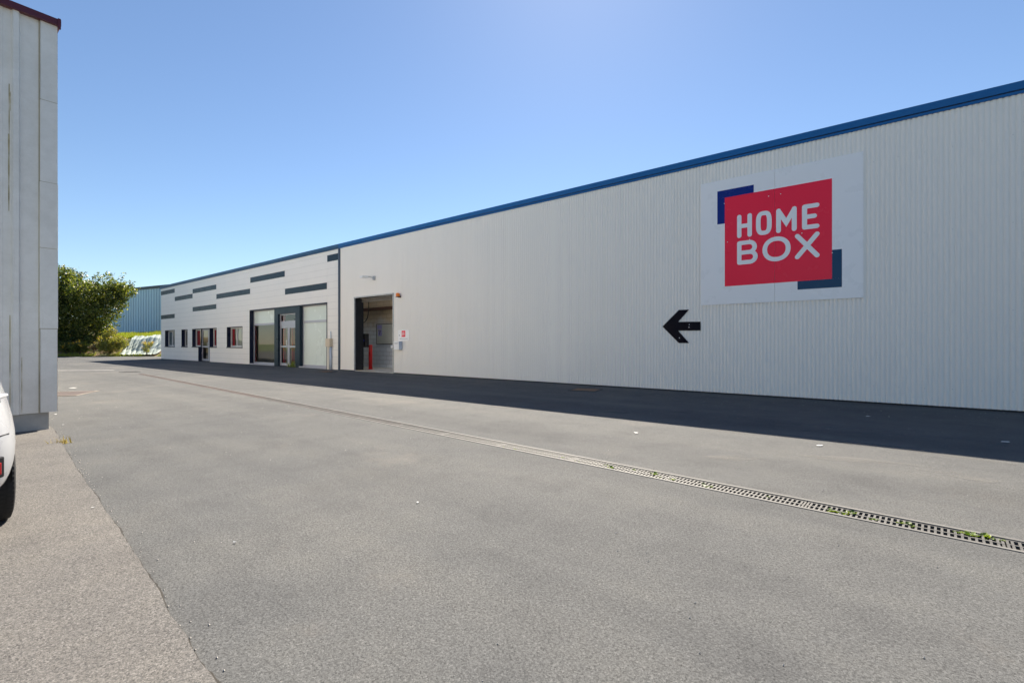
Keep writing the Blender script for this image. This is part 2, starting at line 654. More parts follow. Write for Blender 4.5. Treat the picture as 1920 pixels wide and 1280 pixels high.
def corrugated(mb, x0, x1, zs, y=WALL, pitch=0.0762, depth=0.020, per=12):
    n = max(2, int(round((x1 - x0) / pitch * per)))
    base = len(mb.v)
    k = len(zs)
    for i in range(n + 1):
        x = x0 + (x1 - x0) * i / n
        ph = 2 * pi * x / pitch
        yy = y - depth * (1 - (0.5 * (1 - cos(ph))) ** 2.2)
        for z in zs:
            mb.v.append((x, yy, z))
    for i in range(n):
        for j in range(k - 1):
            a = base + i * k + j
            mb.f.append((a, a + k, a + k + 1, a + 1))
            mb.m.append(0)


mb = MB()
corrugated(mb, SX + 0.09, GX0, [0.03, 1.8, 3.6, WTOP])
corrugated(mb, GX0, GX1, [GZ1, 4.3, WTOP])
corrugated(mb, GX1, WX1, [0.035, 1.8, 3.6, WTOP])
sheet = wbuild(mb, 'corrugated_wall', M['cladding'], wh, smooth=True)
# rows of fixing screws
mb = MB()
for z in (0.35, 1.75, 3.25, 4.75):
    x = GX1 + 0.3
    k = 0
    while x < 8:
        xx = round(x / 0.0762) * 0.0762
        if not (ws(1300) < xx < ws(1630) and z > 2):
            mb.lathe([(0.0, -0.005), (0.006, -0.004), (0.007, 0.0)], (xx, WALL - 0.020, z + 0.004 * sin(x * 9)), 'y', 6)
        x += 0.381
struct(wbuild(mb, 'fixing_screws', pm('grey_screw', (0.62, 0.60, 0.57), 0.5), wh), 'stuff')
# shell of the building behind the sheets
mb = MB()
mb.box(SX, GX0 - 0.002, WALL + 0.03, WALL + 0.28, -0.3, WTOP)
mb.box(GX0 - 0.002, GX1 + 0.002, WALL + 0.03, WALL + 0.28, GZ1 + 0.03, WTOP)
mb.box(GX1 + 0.002, WX1, WALL + 0.03, WALL + 0.28, -0.3, WTOP)
mb.box(WX1 - 0.3, WX1, WALL + 0.28, 38, -0.3, WTOP)
mb.box(SX, WX1, 37.7, 38, -0.3, WTOP)
wbuild(mb, 'inner_wall', M['plinth_dark'], wh)
mb = MB()
RLX0, RLX1 = GX0 - 1.2, GX1 + 3.0  # unseen roof opening added to let light into the lobby
RLY0, RLY1 = WALL + 0.5, WALL + 3.0


def rz(y):
    return FTOP - 0.06 + (y - WALL + 0.02) * 0.0325


for x0, x1, y0 in ((SX, RLX0, WALL - .02), (RLX0, RLX1, RLY1), (RLX1, WX1 + .05, WALL - .02)):
    mb.prism([(x0, y0, rz(y0)), (x0, 25, rz(25)), (x0, 38.1, FTOP - 0.06), (x0, 38.1, WTOP + .001), (x0, y0, WTOP + .001)], (x1 - x0, 0, 0))
mb.prism([(RLX0, WALL - .02, rz(WALL - .02)), (RLX0, RLY0, rz(RLY0)), (RLX0, RLY0, WTOP + .001), (RLX0, WALL - .02, WTOP + .001)], (RLX1 - RLX0, 0, 0))
rf_ = wbuild(mb, 'roof', M['roof'], wh)
m_, nt_, b_ = new_mat('translucent_sheet')
tl_ = N(nt_, 'ShaderNodeBsdfTranslucent')
nz_ = noise(nt_, 2.0, 4)
rr_ = ramp(nt_, nz_.outputs[0], [(0.3, (0.80, 0.82, 0.82)), (0.7, (0.88, 0.89, 0.88))])
nt_.links.new(rr_.outputs[0], tl_.inputs[0])
mx_ = N(nt_, 'ShaderNodeMixShader')
mx_.inputs[0].default_value = 0.92
nt_.links.new(b_.outputs[0], mx_.inputs[1])
nt_.links.new(tl_.outputs[0], mx_.inputs[2])
nt_.links.new(mx_.outputs[0], nt_.nodes['Material Output'].inputs[0])
mb = MB()
mb.quad((RLX0, RLY0, rz(RLY0) - .03), (RLX1, RLY0, rz(RLY0) - .03), (RLX1, RLY1, rz(RLY1) - .03), (RLX0, RLY1, rz(RLY1) - .03))
wbuild(mb, 'added_rooflight', m_, rf_)  # unseen translucent panel, added to brighten the lobby


def fascia(par, x0, x1, mt='fascia'):
    mb = MB()
    y = WALL
    prof = [(-0.055, WTOP + 0.055), (-0.062, FTOP), (0.10, FTOP + 0.004), (0.10, WTOP + 0.055)]
    mb.prism([(x0, y + a, z) for a, z in prof], (x1 - x0, 0, 0))
    f = wbuild(mb, 'fascia', M[mt], par)
    mb = MB()
    mb.box(x0, x1, y - 0.030, y + 0.05, WTOP + 0.036, WTOP + 0.055)
    wbuild(mb, 'groove', M['fascia_dark'], f)
    mb = MB()
    mb.box(x0, x1, y - 0.040, y + 0.05, WTOP - 0.012, WTOP + 0.036)
    wbuild(mb, 'drip_trim', M[mt], f)


fascia(wh, SX, WX1)
# junction trim
mb = MB()
mb.box(SX - 0.045, SX + 0.088, WALL - 0.05, WALL + 0.025, 0.0, WTOP - 0.014)
bevel(wbuild(mb, 'corner_trim', M['trim_blue'], wh), 0.01)

# roller door frame and housing
mb = MB()
mb.box(GX0 - 0.05, GX1 + 0.05, WALL - 0.036, WALL + 0.05, GZ1 + 0.004, GZ1 + 0.05)
mb.box(GX1 + 0.002, GX1 + 0.06, WALL - 0.034, WALL + 0.30, 0.02, GZ1 + 0.003)
mb.box(GX0 - 0.035, GX0 - 0.003, WALL - 0.034, WALL + 0.30, 0.02, GZ1 + 0.003)
wbuild(mb, 'door_frame', M['galv'], wh)
mb = MB()
mb.box(GX0 - 0.002, GX0 + 0.03, WALL + 0.04, WALL + 0.40, 0.02, GZ1)
wbuild(mb, 'door_jamb', M['dark'], wh)
# rolled door, slats hanging just below the lintel
mb = MB()
for i in range(3):
    z = GZ1 - 0.03 - i * 0.055
    mb.lathe([(0.0, 0), (0.024, 0), (0.024, GX1 - GX0 - 0.05), (0.0, GX1 - GX0 - 0.05)], (GX0 + 0.03, WALL + 0.33, z), 'x', 10)
rd = wbuild(mb, 'roller_door', pm('door_slat', (0.22, 0.20, 0.18), 0.5, var=.2), wh, smooth=False)
mb = MB()
mb.lathe([(0, 0), (0.22, 0), (0.22, GX1 - GX0 - 0.1), (0, GX1 - GX0 - 0.1)], (GX0 + .05, WALL + 0.72, GZ1 + 0.12), 'x', 24)
wbuild(mb, 'door_roll', M['galv'], rd, smooth=True)

# the lobby seen through the door
LX0, LX1, LY = SX - 2.0, GX1 + 3.2, WALL + 2.15
mb = MB()
mb.quad((LX0, LY, 0), (LX1, LY, 0), (LX1, LY, 5.3), (LX0, LY, 5.3))
lb = wbuild(mb, 'block_wall', M['block'], wh)
mb = MB()
M['side'] = pm('grey_block_side', (0.6, 0.6, 0.6), 0.9, var=0.1)
mb.quad((LX0, WALL + .29, 0), (LX0, LY, 0), (LX0, LY, 5.3), (LX0, WALL + .29, 5.3))
wbuild(mb, 'lobby_side_wall', M['side'], wh)
mb = MB()
mb.quad((LX1, LY, 0), (LX1, WALL + .29, 0), (LX1, WALL + .29, 5.3), (LX1, LY, 5.3))
wbuild(mb, 'lobby_side_wall', M['side'], wh)
mb = MB()
mb.box(LX0, LX1, WALL + 0.285, LY, -0.1, 0.03)
mb.box(GX0, GX1, WALL - 0.005, WALL + 0.284, -0.1, 0.03)
wbuild(mb, 'lobby_floor', M['concrete'], wh)
mb = MB()
mb.box(LX0, LX1, LY - 0.14, LY - 0.004, 2.78, 2.93)
wbuild(mb, 'steel_beam', M['steel_rust'], wh)
mb = MB()
mb.box(GX0 + 0.1, GX0 + 1.3, WALL + 0.02, WALL + 0.09, 0.031, 0.034)
wbuild(mb, 'yellow_threshold', pm('worn_yellow_paint', (0.55, 0.36, 0.06), 0.7, var=0.5, scale=9), wh)

# things in and around the door
bx_, by_ = at(694.7, CAM_H * F_PX / (693.3 - HZ))
mb = MB()
mb.lathe([(0, 0.0), (0.085, 0.0), (0.085, 1.06), (0.079, 1.085), (0.06, 1.10), (0.0, 1.105)], (0, 0, 0), 'z', 24)
bo = empty('bollard', 'red steel bollard standing just inside the open roller door', 'bollard', (bx_, by_, 0.03))
mb.build('post', M['red_paint'], bo, smooth=True)
mb = MB()
mb.lathe([(0, 0.0), (0.15, 0), (0.15, 0.012), (0.0, 0.012)], (0, 0, 0), 'z', 20)
mb.build('base_plate', M['red_paint'], bo)

x0, x1 = ws(707.2, LY), ws(742, LY)
z0, z1 = wz(707.2, 644.3, LY), wz(707.2, 608.5, LY)
bd = empty('notice_board', 'large grey framed board on the block wall behind the red bollard', 'board', (x0, LY - 0.03, z0))
mb = MB()
mb.box(0, x1 - x0, 0, 0.026, 0, z1 - z0)
mb.build('panel', M['board'], bd)
mb = MB()
w_, h_ = x1 - x0, z1 - z0
mb.box(-0.03, w_ + 0.03, -0.008, 0.028, -0.03, -0.001)
mb.box(-0.03, w_ + 0.03, -0.008, 0.028, h_ + 0.001, h_ + 0.03)
mb.box(-0.03, -0.001, -0.008, 0.028, 0, h_)
mb.box(w_ + 0.001, w_ + 0.03, -0.008, 0.028, 0, h_)
mb.build('frame', M['black'], bd)
for (a, b_, c, d) in ((0.05, 0.42, h_ * 0.76, h_ * 0.97), (0.13, 0.42, h_ * 0.40, h_ * 0.73)):
    mb = MB()
    mb.box(a, b_, -0.006, -0.001, c, d)
    nn = mb.build('notice', M['notice'], bd)
    if c < h_ * .5:
        mb = MB()
        mb.box(a + 0.10, a + 0.14, -0.009, -0.007, c + 0.05, d - 0.10)
        mb.box(a + 0.141, a + 0.20, -0.009, -0.007, c + 0.20, d - 0.14)
        mb.box(a + 0.02, b_ - 0.05, -0.009, -0.007, d - 0.06, d - 0.03)
        mb.build('pictogram', M['black'], nn)

cx, cy = ws(682, WALL + .45), WALL + 0.45
cb = empty('control_box', 'black control box with round blue badge beside the left door jamb', 'control box', (cx, cy, wz(682, 651, WALL + .45)))
mb = MB()
mb.box(-0.20, 0.13, 0, 0.18, 0, 0.60)
bevel(mb.build('housing', M['black'], cb), 0.015)
mb = MB()
mb.lathe([(0, -0.004), (0.05, -0.004), (0.055, 0.0)], (-0.02, -0.001, 0.30), 'y', 20)
mb.build('badge', M['blue_sticker'], cb)
# looping cable
mb = MB()
pts = []
yc = WALL + 0.6
for q in ((691.5, 563), (691.5, 575), (691, 585), (689, 595), (685.5, 602), (682, 604.5), (679, 603)):
    pts.append((ws(q[0], yc), yc, wz(q[0], q[1], yc)))
sm = []
for a, b_ in zip(pts[:-1], pts[1:]):
    for k in range(3):
        sm.append(tuple(Vector(a).lerp(Vector(b_), k / 3)))
sm.append(pts[-1])
mb.tube(sm, 0.018, 8)
tag(mb.build('cable', M['black'], smooth=True), 'thick black cable hanging in a loop from the roller door', 'cable')

# key box and small notice by the door
x0, x1 = ws(747.8), ws(767.8)
z0, z1 = wz(757.7, 638.8), wz(757.7, 618.4)


def strip_stroke(mb, pts, w, y0, y1, closed=False, caps=True, m=0):
    """rounded stroke along 2D pts (x,z), width w, from y0 (front) to y1 (back)"""
    P = [Vector(p) for p in pts]
    n = len(P)
    L, R = [], []
    for i in range(n):
        if closed:
            a, b_ = P[i - 1], P[(i + 1) % n]
            d0, d1 = (P[i] - a).normalized(), (b_ - P[i]).normalized()
        else:
            d0 = (P[i] - P[i - 1]).normalized() if i > 0 else (P[1] - P[0]).normalized()
            d1 = (P[i + 1] - P[i]).normalized() if i < n - 1 else d0
        t = (d0 + d1)
        t = t.normalized() if t.length > 1e-6 else d0
        nv = Vector((-t.y, t.x))
        c = max(0.35, nv.dot(Vector((-d0.y, d0.x))))
        L.append(P[i] + nv * (w / 2 / c))
        R.append(P[i] - nv * (w / 2 / c))
    if closed:
        for i in range(n):
            j = (i + 1) % n
            for y in (y0, y1):
                mb.quad((L[i].x, y, L[i].y), (L[j].x, y, L[j].y), (R[j].x, y, R[j].y), (R[i].x, y, R[i].y), m)
            for S in (L, R):
                mb.quad((S[i].x, y0, S[i].y), (S[j].x, y0, S[j].y), (S[j].x, y1, S[j].y), (S[i].x, y1, S[i].y), m)
        return
    out = list(L)
    if caps:
        d = (P[-1] - P[-2]).normalized()
        a0 = math.atan2(d.x, -d.y)
        for k in range(1, 8):
            a = math.atan2(d.y, d.x) + pi / 2 - pi * k / 8
            out.append(P[-1] + Vector((cos(a), sin(a))) * w / 2)
    out += list(reversed(R))
    if caps:
        d = (P[0] - P[1]).normalized()
        for k in range(1, 8):
            a = math.atan2(d.y, d.x) + pi / 2 - pi * k / 8
            out.append(P[0] + Vector((cos(a), sin(a))) * w / 2)
    mb.prism([(p.x, y0, p.y) for p in out], (0, y1 - y0, 0), m)


def ring(cx, cz, rx, rz, corner_pow=2.0, n=36):
    pts = []
    for k in range(n):
        a = 2 * pi * k / n
        c, s = cos(a), sin(a)
        pts.append((cx + rx * math.copysign(abs(c) ** (2 / corner_pow), c), cz + rz * math.copysign(abs(s) ** (2 / corner_pow), s)))
    return pts


def homebox_letters(par, X, Z, w, yf, mat, thick=0.004):
    """X(u): map of logo-space letters; boxes given as (x0,x1,z0,z1)"""
    def letter(strokes, closed=()):
        mb = MB()
        for i, s in enumerate(strokes):
            strip_stroke(mb, s, w, yf - 0.0004 * i, yf + thick, closed=(i in closed))
        o = mb.build('letter', mat, par)
        return o
    h = w / 2
    zt, zb = Z[0] - h, Z[1] + h
    zm = (zt + zb) / 2
    a, b_ = X[0][0] + h, X[0][1] - h
    letter([[(a, zb), (a, zt)], [(b_, zb), (b_, zt)], [(a, zm), (b_, zm)]])
    a, b_ = X[1][0] + h, X[1][1] - h
    letter([ring((a + b_) / 2, zm, (b_ - a) / 2, (zt - zb) / 2, 3.2)], closed=(0,))
    a, b_ = X[2][0] + h, X[2][1] - h
    letter([[(a, zb), (a, zt)], [(b_, zb), (b_, zt)], [(a, zt - .02 * (zt - zb)), ((a + b_) / 2, zb + (zt - zb) * 0.36), (b_, zt - .02 * (zt - zb))]])
    a, b_ = X[3][0] + h, X[3][1] - h
    letter([[(b_, zt), (a, zt)], [(a, zt), (a, zb)], [(a, zb), (b_, zb)], [(a, zm), (a + (b_ - a) * .80, zm)]])
    zt, zb = Z[2] - h, Z[3] + h
    zm = (zt + zb) / 2
    a, b_ = X[4][0] + h, X[4][1] - h
    k = (b_ - a)

    def lobe(z0, z1, bx):
        r = (z1 - z0) / 2
        return [(a, z1), (bx - r, z1)] + [(bx - r + r * sin(t), (z0 + z1) / 2 + r * cos(t)) for t in [pi * q / 10 for q in range(1, 10)]] + [(bx - r, z0), (a, z0)]
    letter([[(a, zb), (a, zt)], lobe(zm, zt, b_ - .05 * k), lobe(zb, zm, b_)])
    a, b_ = X[5][0] + h, X[5][1] - h
    letter([ring((a + b_) / 2, zm, (b_ - a) / 2, (zt - zb) / 2, 2.15, 44)], closed=(0,))
    a, b_ = X[6][0] + h, X[6][1] - h
    letter([[(a, zb), (b_, zt)], [(a, zt), (b_, zb)]])


sn = empty('notice_sign', 'small white sign with a red logo on the ribbed wall right of the door', 'sign', (x0, WALL - 0.03, z0))
w_, h_ = x1 - x0, z1 - z0
mb = MB()
mb.box(0, w_, 0, 0.008, 0, h_)
mb.build('panel', M['sign_white'], sn)
mb = MB()
lx0, lx1, lz0, lz1 = w_ * .33, w_ * .67, h_ * .36, h_ * .92
mb.box(lx0, lx1, -0.003, -0.0005, lz0, lz1)
lg = mb.build('logo', M['sign_red'], sn)
u = (lx1 - lx0) / 2.1
vv = (lz1 - lz0) / 2.1
ox, oz = lx0, lz0
XS = [(0.26, .54), (.62, .90), (.99, 1.36), (1.46, 1.76), (.26, .64), (.74, 1.22), (1.31, 1.76)]
homebox_letters(lg, [(ox + a * u, ox + b_ * u) for a, b_ in XS], [oz + 1.64 * vv, oz + 1.1 * vv, oz + 1.03 * vv, oz + .48 * vv], .085 * u, -0.006, M['sign_letter'], 0.002)
mb = MB()
mb.box(w_ * .14, w_ * .90, -0.002, -0.0005, h_ * .175, h_ * .21)
mb.box(w_ * .10, w_ * .16, -0.002, -0.0005, h_ * .45, h_ * .56)
mb.build('printed_line', M['grey_ink'], sn)

x0 = ws(745.5)
kb = empty('letter_box', 'white wall box with blue shade painted on its side under the small logo sign', 'box', (x0, WALL - 0.022, wz(750, 655.6)))
mb = MB()
mb.box(0, 0.31, -0.17, 0, 0, 0.335)
bevel(mb.build('housing', M['white_plastic'], kb), 0.01)
mb = MB()
mb.box(0.312, 0.318, -0.16, -0.01, 0.01, 0.325)
mb.build('side_shade', M['blue_grey'], kb)  # blue-grey sheet paints the shade on the white box's side
mb = MB()
mb.box(0.05, 0.26, -0.174, -0.1705, 0.24, 0.262)
mb.build('slot', M['grey_ink'], kb)
ks = empty('key_switch', 'narrow key switch strip between door frame and white wall box', 'switch', (ws(743.2), WALL - 0.02, wz(743, 655.5)))
mb = MB()
mb.box(-0.045, 0.045, -0.04, 0, 0.0, 0.12, 0)
mb.box(-0.03, 0.03, -0.03, 0, 0.13, 0.34, 0)
bevel(mb.build('body', M['white_plastic'], ks), 0.004)
mb = MB()
mb.box(-0.02, 0.02, -0.034, -0.031, 0.24, 0.33)
mb.build('dark_label', M['black'], ks)
mb = MB()
mb.box(-0.03, 0.03, -0.0435, -0.041, 0.02, 0.05)
mb.build('red_label', M['red_paint'], ks)
dk = empty('door_knob', 'white knob on the right edge of the roller door frame', 'knob', (ws(738.5), WALL - 0.036, wz(738.5, 650)))
mb = MB()
mb.lathe([(0, -0.09), (0.05, -0.085), (0.06, -0.06), (0.04, -0.03), (0.02, -0.02), (0.02, 0)], (0, 0, 0), 'y', 16)
mb.build('grip', M['white_plastic'], dk, smooth=True)

bc = empty('warning_beacon', 'orange warning beacon on the ribbed wall above right of the door', 'beacon', (ws(751), WALL - 0.02, wz(751, 556.5)))
mb = MB()
mb.box(-0.05, 0.05, -0.07, 0, -0.03, 0.03)
mb.box(-0.06, 0.06, -0.17, -0.05, -0.02, 0.0)
mb.build('bracket', M['black'], bc)
mb = MB()
mb.lathe([(0.0, 0.14), (0.05, 0.137), (0.072, 0.11), (0.078, 0.03), (0.078, 0.0), (0, 0)], (0, -0.11, 0.003), 'z', 20)
mb.build('lens', M['orange'], bc, smooth=True)

fl = empty('wall_lamp', 'small grey floodlight on an arm high above the roller door', 'lamp', (ws(703), WALL - 0.02, wz(703, 521)))
mb = MB()
mb.box(-0.07, 0.07, -0.05, 0.0, -0.09, 0.07)
bevel(mb.build('mount', M['galv'], fl), 0.008)
mb = MB()
mb.tube([(0, -0.04, 0.0), (-0.05, -0.20, 0.03), (-0.1, -0.34, 0.03)], 0.016, 8)
mb.build('arm', M['galv'], fl)
mb = MB()
mb.prism([(-0.2, -0.30, 0.05), (0.02, -0.30, 0.05), (0.0, -0.30, -0.03), (-0.18, -0.30, -0.03)], (-0.03, -0.26, -0.02))
bevel(mb.build('lamp_head', M['white_plastic'], fl), 0.01)

# ------------------------------------------------------------------ big logo sign
x0, x1, z0, z1 = ws(1315), ws(1619), 2.09, 4.985
YS = WALL - 0.045
sg = empty('logo_sign', 'large white panel with red square logo reading HOME BOX on the ribbed wall', 'sign', (x0, YS, z0))


def sx(px):
    return ws(px, YS) - x0


def sz(px, py):
    return wz(px, py, YS) - z0


w_, h_ = x1 - x0, z1 - z0
mid = sx(1452.6)
for a, b_ in ((0, mid - 0.002), (mid + 0.002, w_)):
    mb = MB()
    mb.box(a, b_, 0, 0.022, 0, h_)
    mb.build('panel', M['sign_white'], sg)
mb = MB()
for z in (0.2, 1.4, 2.7):
    mb.box(0.05, w_ - .05, 0.0225, 0.03, z, z + 0.06)
mb.build('mounting_rail', M['galv'], sg)
R0, R1 = sx(1359), sx(1560)
RB, RT = sz(1359, 537), sz(1359, 371)
mb = MB()
L0, L1 = sx(1345), sx(1413.3)
t_, b_ = sz(1345, 359.4), sz(1345, 421.1)
mb.box(L0, L1, -0.002, -0.0005, RT + 0.0005, t_)
mb.box(L0, R0 - .0005, -0.002, -0.0005, b_, RT)
mb.build('navy_corner', M['sign_blue'], sg)
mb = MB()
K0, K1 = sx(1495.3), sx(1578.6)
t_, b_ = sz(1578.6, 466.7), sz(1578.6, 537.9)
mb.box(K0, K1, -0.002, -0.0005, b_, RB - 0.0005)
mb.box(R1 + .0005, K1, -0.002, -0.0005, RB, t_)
mb.build('navy_corner', M['sign_navy_reflection'], sg)['label'] = 'navy lower corner with a teal reflection painted in'
mb = MB()
mb.box(R0, mid - .0015, -0.003, -0.0005, RB, RT)
mb.box(mid + .0015, R1, -0.003, -0.0005, RB, RT)
rs = mb.build('red_square', M['sign_red'], sg)


def zx(q):
    return sx(1200 + q / 3.048)


XL = [(zx(a), zx(b_)) for a, b_ in ((555, 640), (663, 753), (778, 896), (926, 1026), (555, 673), (700, 861), (885, 1027))]
ZL = [sz(1382, 403.7), sz(1382, 447.0), sz(1382, 452.9), sz(1382, 496.9)]
homebox_letters(rs, XL, ZL, 0.093, -0.0065, M['sign_letter'], 0.003)
for a, b_ in ((735, 329), (804, 316), (500, 591), (627, 576), (925, 540), (482, 371), (1099, 652), (400, 300), (1250, 120), (1250, 880), (400, 900)):
    mb = MB()
    mb.lathe([(0, -0.006), (0.008, -0.005), (0.011, -0.003)], (zx(a), 0, sz(1200 + a / 3.048, 260 + b_ / 3.048)), 'y', 8)
    mb.build('rivet', M['white_plastic'], sg)

# arrow panel
YA = WALL - 0.03
ax0, az0 = ws(1242, YA), wz(1242, 612, YA)
ap = [(1242, 612), (1272.8, 580.9), (1291.9, 580.2), (1271.5, 603.3), (1313.2, 602.8), (1313.2, 619.4), (1271.5, 619.8), (1291.9, 642.9), (1272.8, 642.9)]
mb = MB()
mb.prism([(ws(a, YA) - ax0, 0, wz(a, b_, YA) - az0) for a, b_ in ap], (0, 0.008, 0))
ar = mb.build('arrow_sign', M['sign_black'])
ar.location = (ax0, YA, az0)
tag(ar, 'glossy black arrow pointing left, fixed to the ribbed wall below the logo sign', 'arrow sign')
for a, b_ in ((282, 1062), (280, 1077), (225, 1138)):
    mb = MB()
    px_, py_ = 1200 + a / 3.048, 260 + b_ / 3.048
    mb.lathe([(0, -0.005), (0.009, -0.004), (0.012, -0.001)], (ws(px_, YA) - ax0, 0, wz(px_, py_, YA) - az0), 'y', 8)
    mb.build('rivet', M['white_plastic'], ar)

# ------------------------------------------------------------------ offices (flat panels)
OX0, OX1 = ws(302), SX - 0.045
off = empty('office_building', 'white panelled office front with dark stripes, windows and glazed shop entrance', 'office', (OX0, WALL, 0))
cols = [OX0] + [ws(q) for q in (327.8, 361.3, 405.8, 469.3, 534.4, 613.6)] + [OX1]
RP = 0.3108
rows = [0.005] + [3.07 - RP * 9 + RP * k for k in range(0, 18)]
rows = [r for r in rows if r < WTOP - 0.02] + [WTOP]
W1 = (ws(309.7), ws(327.4), 0.97, 2.19)
W2 = (ws(340.6), ws(351.5), 0.97, 2.19)
W3 = (ws(360.6), ws(406.2), 0.97, 2.19)
W3D = (ws(372.0), ws(393.2), 0.0, 0.97)
W4 = (ws(425.7), ws(454.5), 0.97, 2.19)
SF = (ws(468.2), ws(613.6), 0.0, 3.085)
opens = [W1, W2, W3, W3D, W4, SF]
xs = sorted(set(cols + [o_[0] for o_ in opens] + [o_[1] for o_ in opens]))
zs = sorted(set(rows + [o_[2] for o_ in opens if o_[2] > 0.1] + [o_[3] for o_ in opens]))
colset, rowset = set(cols[1:-1]), set(rows[1:-1])
mb, mj = MB(), MB()
G = 0.004
for i in range(len(xs) - 1):
    for j in range(len(zs) - 1):
        a, b_, c, d = xs[i], xs[i + 1], zs[j], zs[j + 1]
        if b_ - a < 1e-4 or d - c < 1e-4:
            continue
        mx_, mz_ = (a + b_) / 2, (c + d) / 2
        if any(o_[0] < mx_ < o_[1] and o_[2] < mz_ < o_[3] for o_ in opens):
            continue
        a2 = a + (G if a in colset else 0)
        b2 = b_ - (G if b_ in colset else 0)
        c2 = c + (G if c in rowset else 0)
        d2 = d - (G if d in rowset else 0)
        if b2 - a2 < 0.004 or d2 - c2 < 0.004:
            continue
        mb.box(a2, b2, WALL, WALL + 0.011, c2, d2)
        mj.box(a, b_, WALL + 0.012, WALL + 0.20, c, d)
wbuild(mb, 'wall_panels', M['panel'], off)
wbuild(mj, 'panel_backing', M['panel_joint'], off)
for k, (a, b_, z) in enumerate(((0, 1, 6), (1, 2, 4), (2, 3, 5), (3, 4, 3), (2, 3, 1), (0, 1, 0), (4, 5, 5), (5, 6, 2), (6, 7, 6))):
    mb = MB()
    mb.box(cols[a] + (0.004 if a else -0.002), cols[b_] - 0.03, WALL - 0.004, WALL + 0.002, 3.07 + z * RP + 0.008, 3.07 + (z + 1) * RP - 0.008)
    wbuild(mb, 'accent_panel', M['anthracite'], off)

# shell
mb = MB()
mb.box(OX0, OX0 + 0.3, WALL + 0.202, 38, -0.3, WTOP)
mb.box(OX0, OX1, 37.7, 38, -0.3, WTOP)
mb.box(OX1 - 0.25, SX + 0.14, WALL + 2.4, 37, -0.3, WTOP - .002)
wbuild(mb, 'side_wall', M['panel'], off)
mb = MB()
mb.prism([(OX0 - .05, WALL - 0.02, FTOP - 0.06), (OX0 - .05, 25, 6.0), (OX0 - .05, 38.1, FTOP - 0.06), (OX0 - .05, 38.1, WTOP + .001), (OX0 - .05, WALL - 0.02, WTOP + .001)], (SX - OX0 + 0.048, 0, 0))
wbuild(mb, 'roof', M['roof'], off)
fascia(off, OX0 - 0.06, SX - 0.002, 'fascia_reflection')
# rooms behind the glass
mb = MB()
RY = WALL + 5.0
RX0, RX1 = OX0 + 0.31, SX - 2.15
mb.quad((RX0, RY, 0), (RX1, RY, 0), (RX1, RY, 3.3), (RX0, RY, 3.3))
mb.quad((RX0, WALL + .21, 3.3), (RX1, WALL + .21, 3.3), (RX1, RY, 3.3), (RX0, RY, 3.3))
for x in (RX0, ws(335), ws(357), ws(415), ws(463), RX1):
    mb.box(x - 0.05, x + 0.05, WALL + 0.32, RY - .002, 0.002, 3.298)
wbuild(mb, 'interior_wall', M['room'], off)
mb = MB()
mb.quad((RX0, WALL + .201, 0.02), (RX1, WALL + .201, 0.02), (RX1, RY, 0.02), (RX0, RY, 0.02))
wbuild(mb, 'interior_floor', M['room_floor'], off)


def jambs(mb, o_, y1, t=0.03, sill=True, right=True):
    a, b_, c, d = o_
    y0 = WALL - 0.012
    mb.box(a, a + t, y0, y1, c, d)
    if right:
        mb.box(b_ - t, b_, y0, y1, c, d)
    mb.box(a + t, b_ - t, y0, y1, d - t, d)
    if sill:
        mb.box(a - 0.03, b_ + 0.03, y0 - 0.025, y1, c - 0.05, c - 0.001)


def window(o_, depth=0.20, mull=(), blinds=(), frame='pvc', right=True):
    a, b_, c, d = o_
    t = 0.03
    y = WALL + depth
    mb = MB()
    fw = 0.09
    ia, ib, ic, id_ = a + t, b_ - t, c, d - t
    mb.box(ia, ia + fw, y, y + 0.06, ic, id_)
    mb.box(ib - fw, ib, y, y + 0.06, ic, id_)
    mb.box(ia + fw, ib - fw, y, y + 0.06, ic, ic + fw)
    mb.box(ia + fw, ib - fw, y, y + 0.06, id_ - fw, id_)
    for m_ in mull:
        x = ia + (ib - ia) * m_
        mb.box(x - 0.06, x + 0.06, y - 0.002, y + 0.06, ic + fw, id_ - fw)
    w = wbuild(mb, 'window', M[frame], off)
    mb = MB()
    jambs(mb, o_, y + 0.06, t, right=right)
    wbuild(mb, 'reveal', M['navy'], w)
    mb = MB()
    mb.quad((ia + fw, y + 0.03, ic + fw), (ib - fw, y + 0.03, ic + fw), (ib - fw, y + 0.03, id_ - fw), (ia + fw, y + 0.03, id_ - fw))
    wbuild(mb, 'pane', M['glass'], w)
    for (u0, u1, mt) in blinds:
        mb = MB()
        xa, xb = ia + (ib - ia) * u0, ia + (ib - ia) * u1
        n = max(4, int((xb - xa) / 0.06))
        for i in range(n):
            p, q = xa + (xb - xa) * i / n, xa + (xb - xa) * (i + 1) / n
            y_a = y + 0.075 + 0.015 * (i % 2)
            y_b = y + 0.075 + 0.015 * ((i + 1) % 2)
            mb.quad((p, y_a, ic + 0.03), (q, y_b, ic + 0.03), (q, y_b, id_ - 0.03), (p, y_a, id_ - 0.03))
        wbuild(mb, 'curtain', M[mt], w)
    return w


window(W1, mull=(0.45,), blinds=((0.02, 0.99, 'grey_blind'),))
window(W2, blinds=())
window(W4, mull=(0.42,), blinds=((0.02, 0.17, 'red_fabric'), (0.40, 0.99, 'grey_blind')))
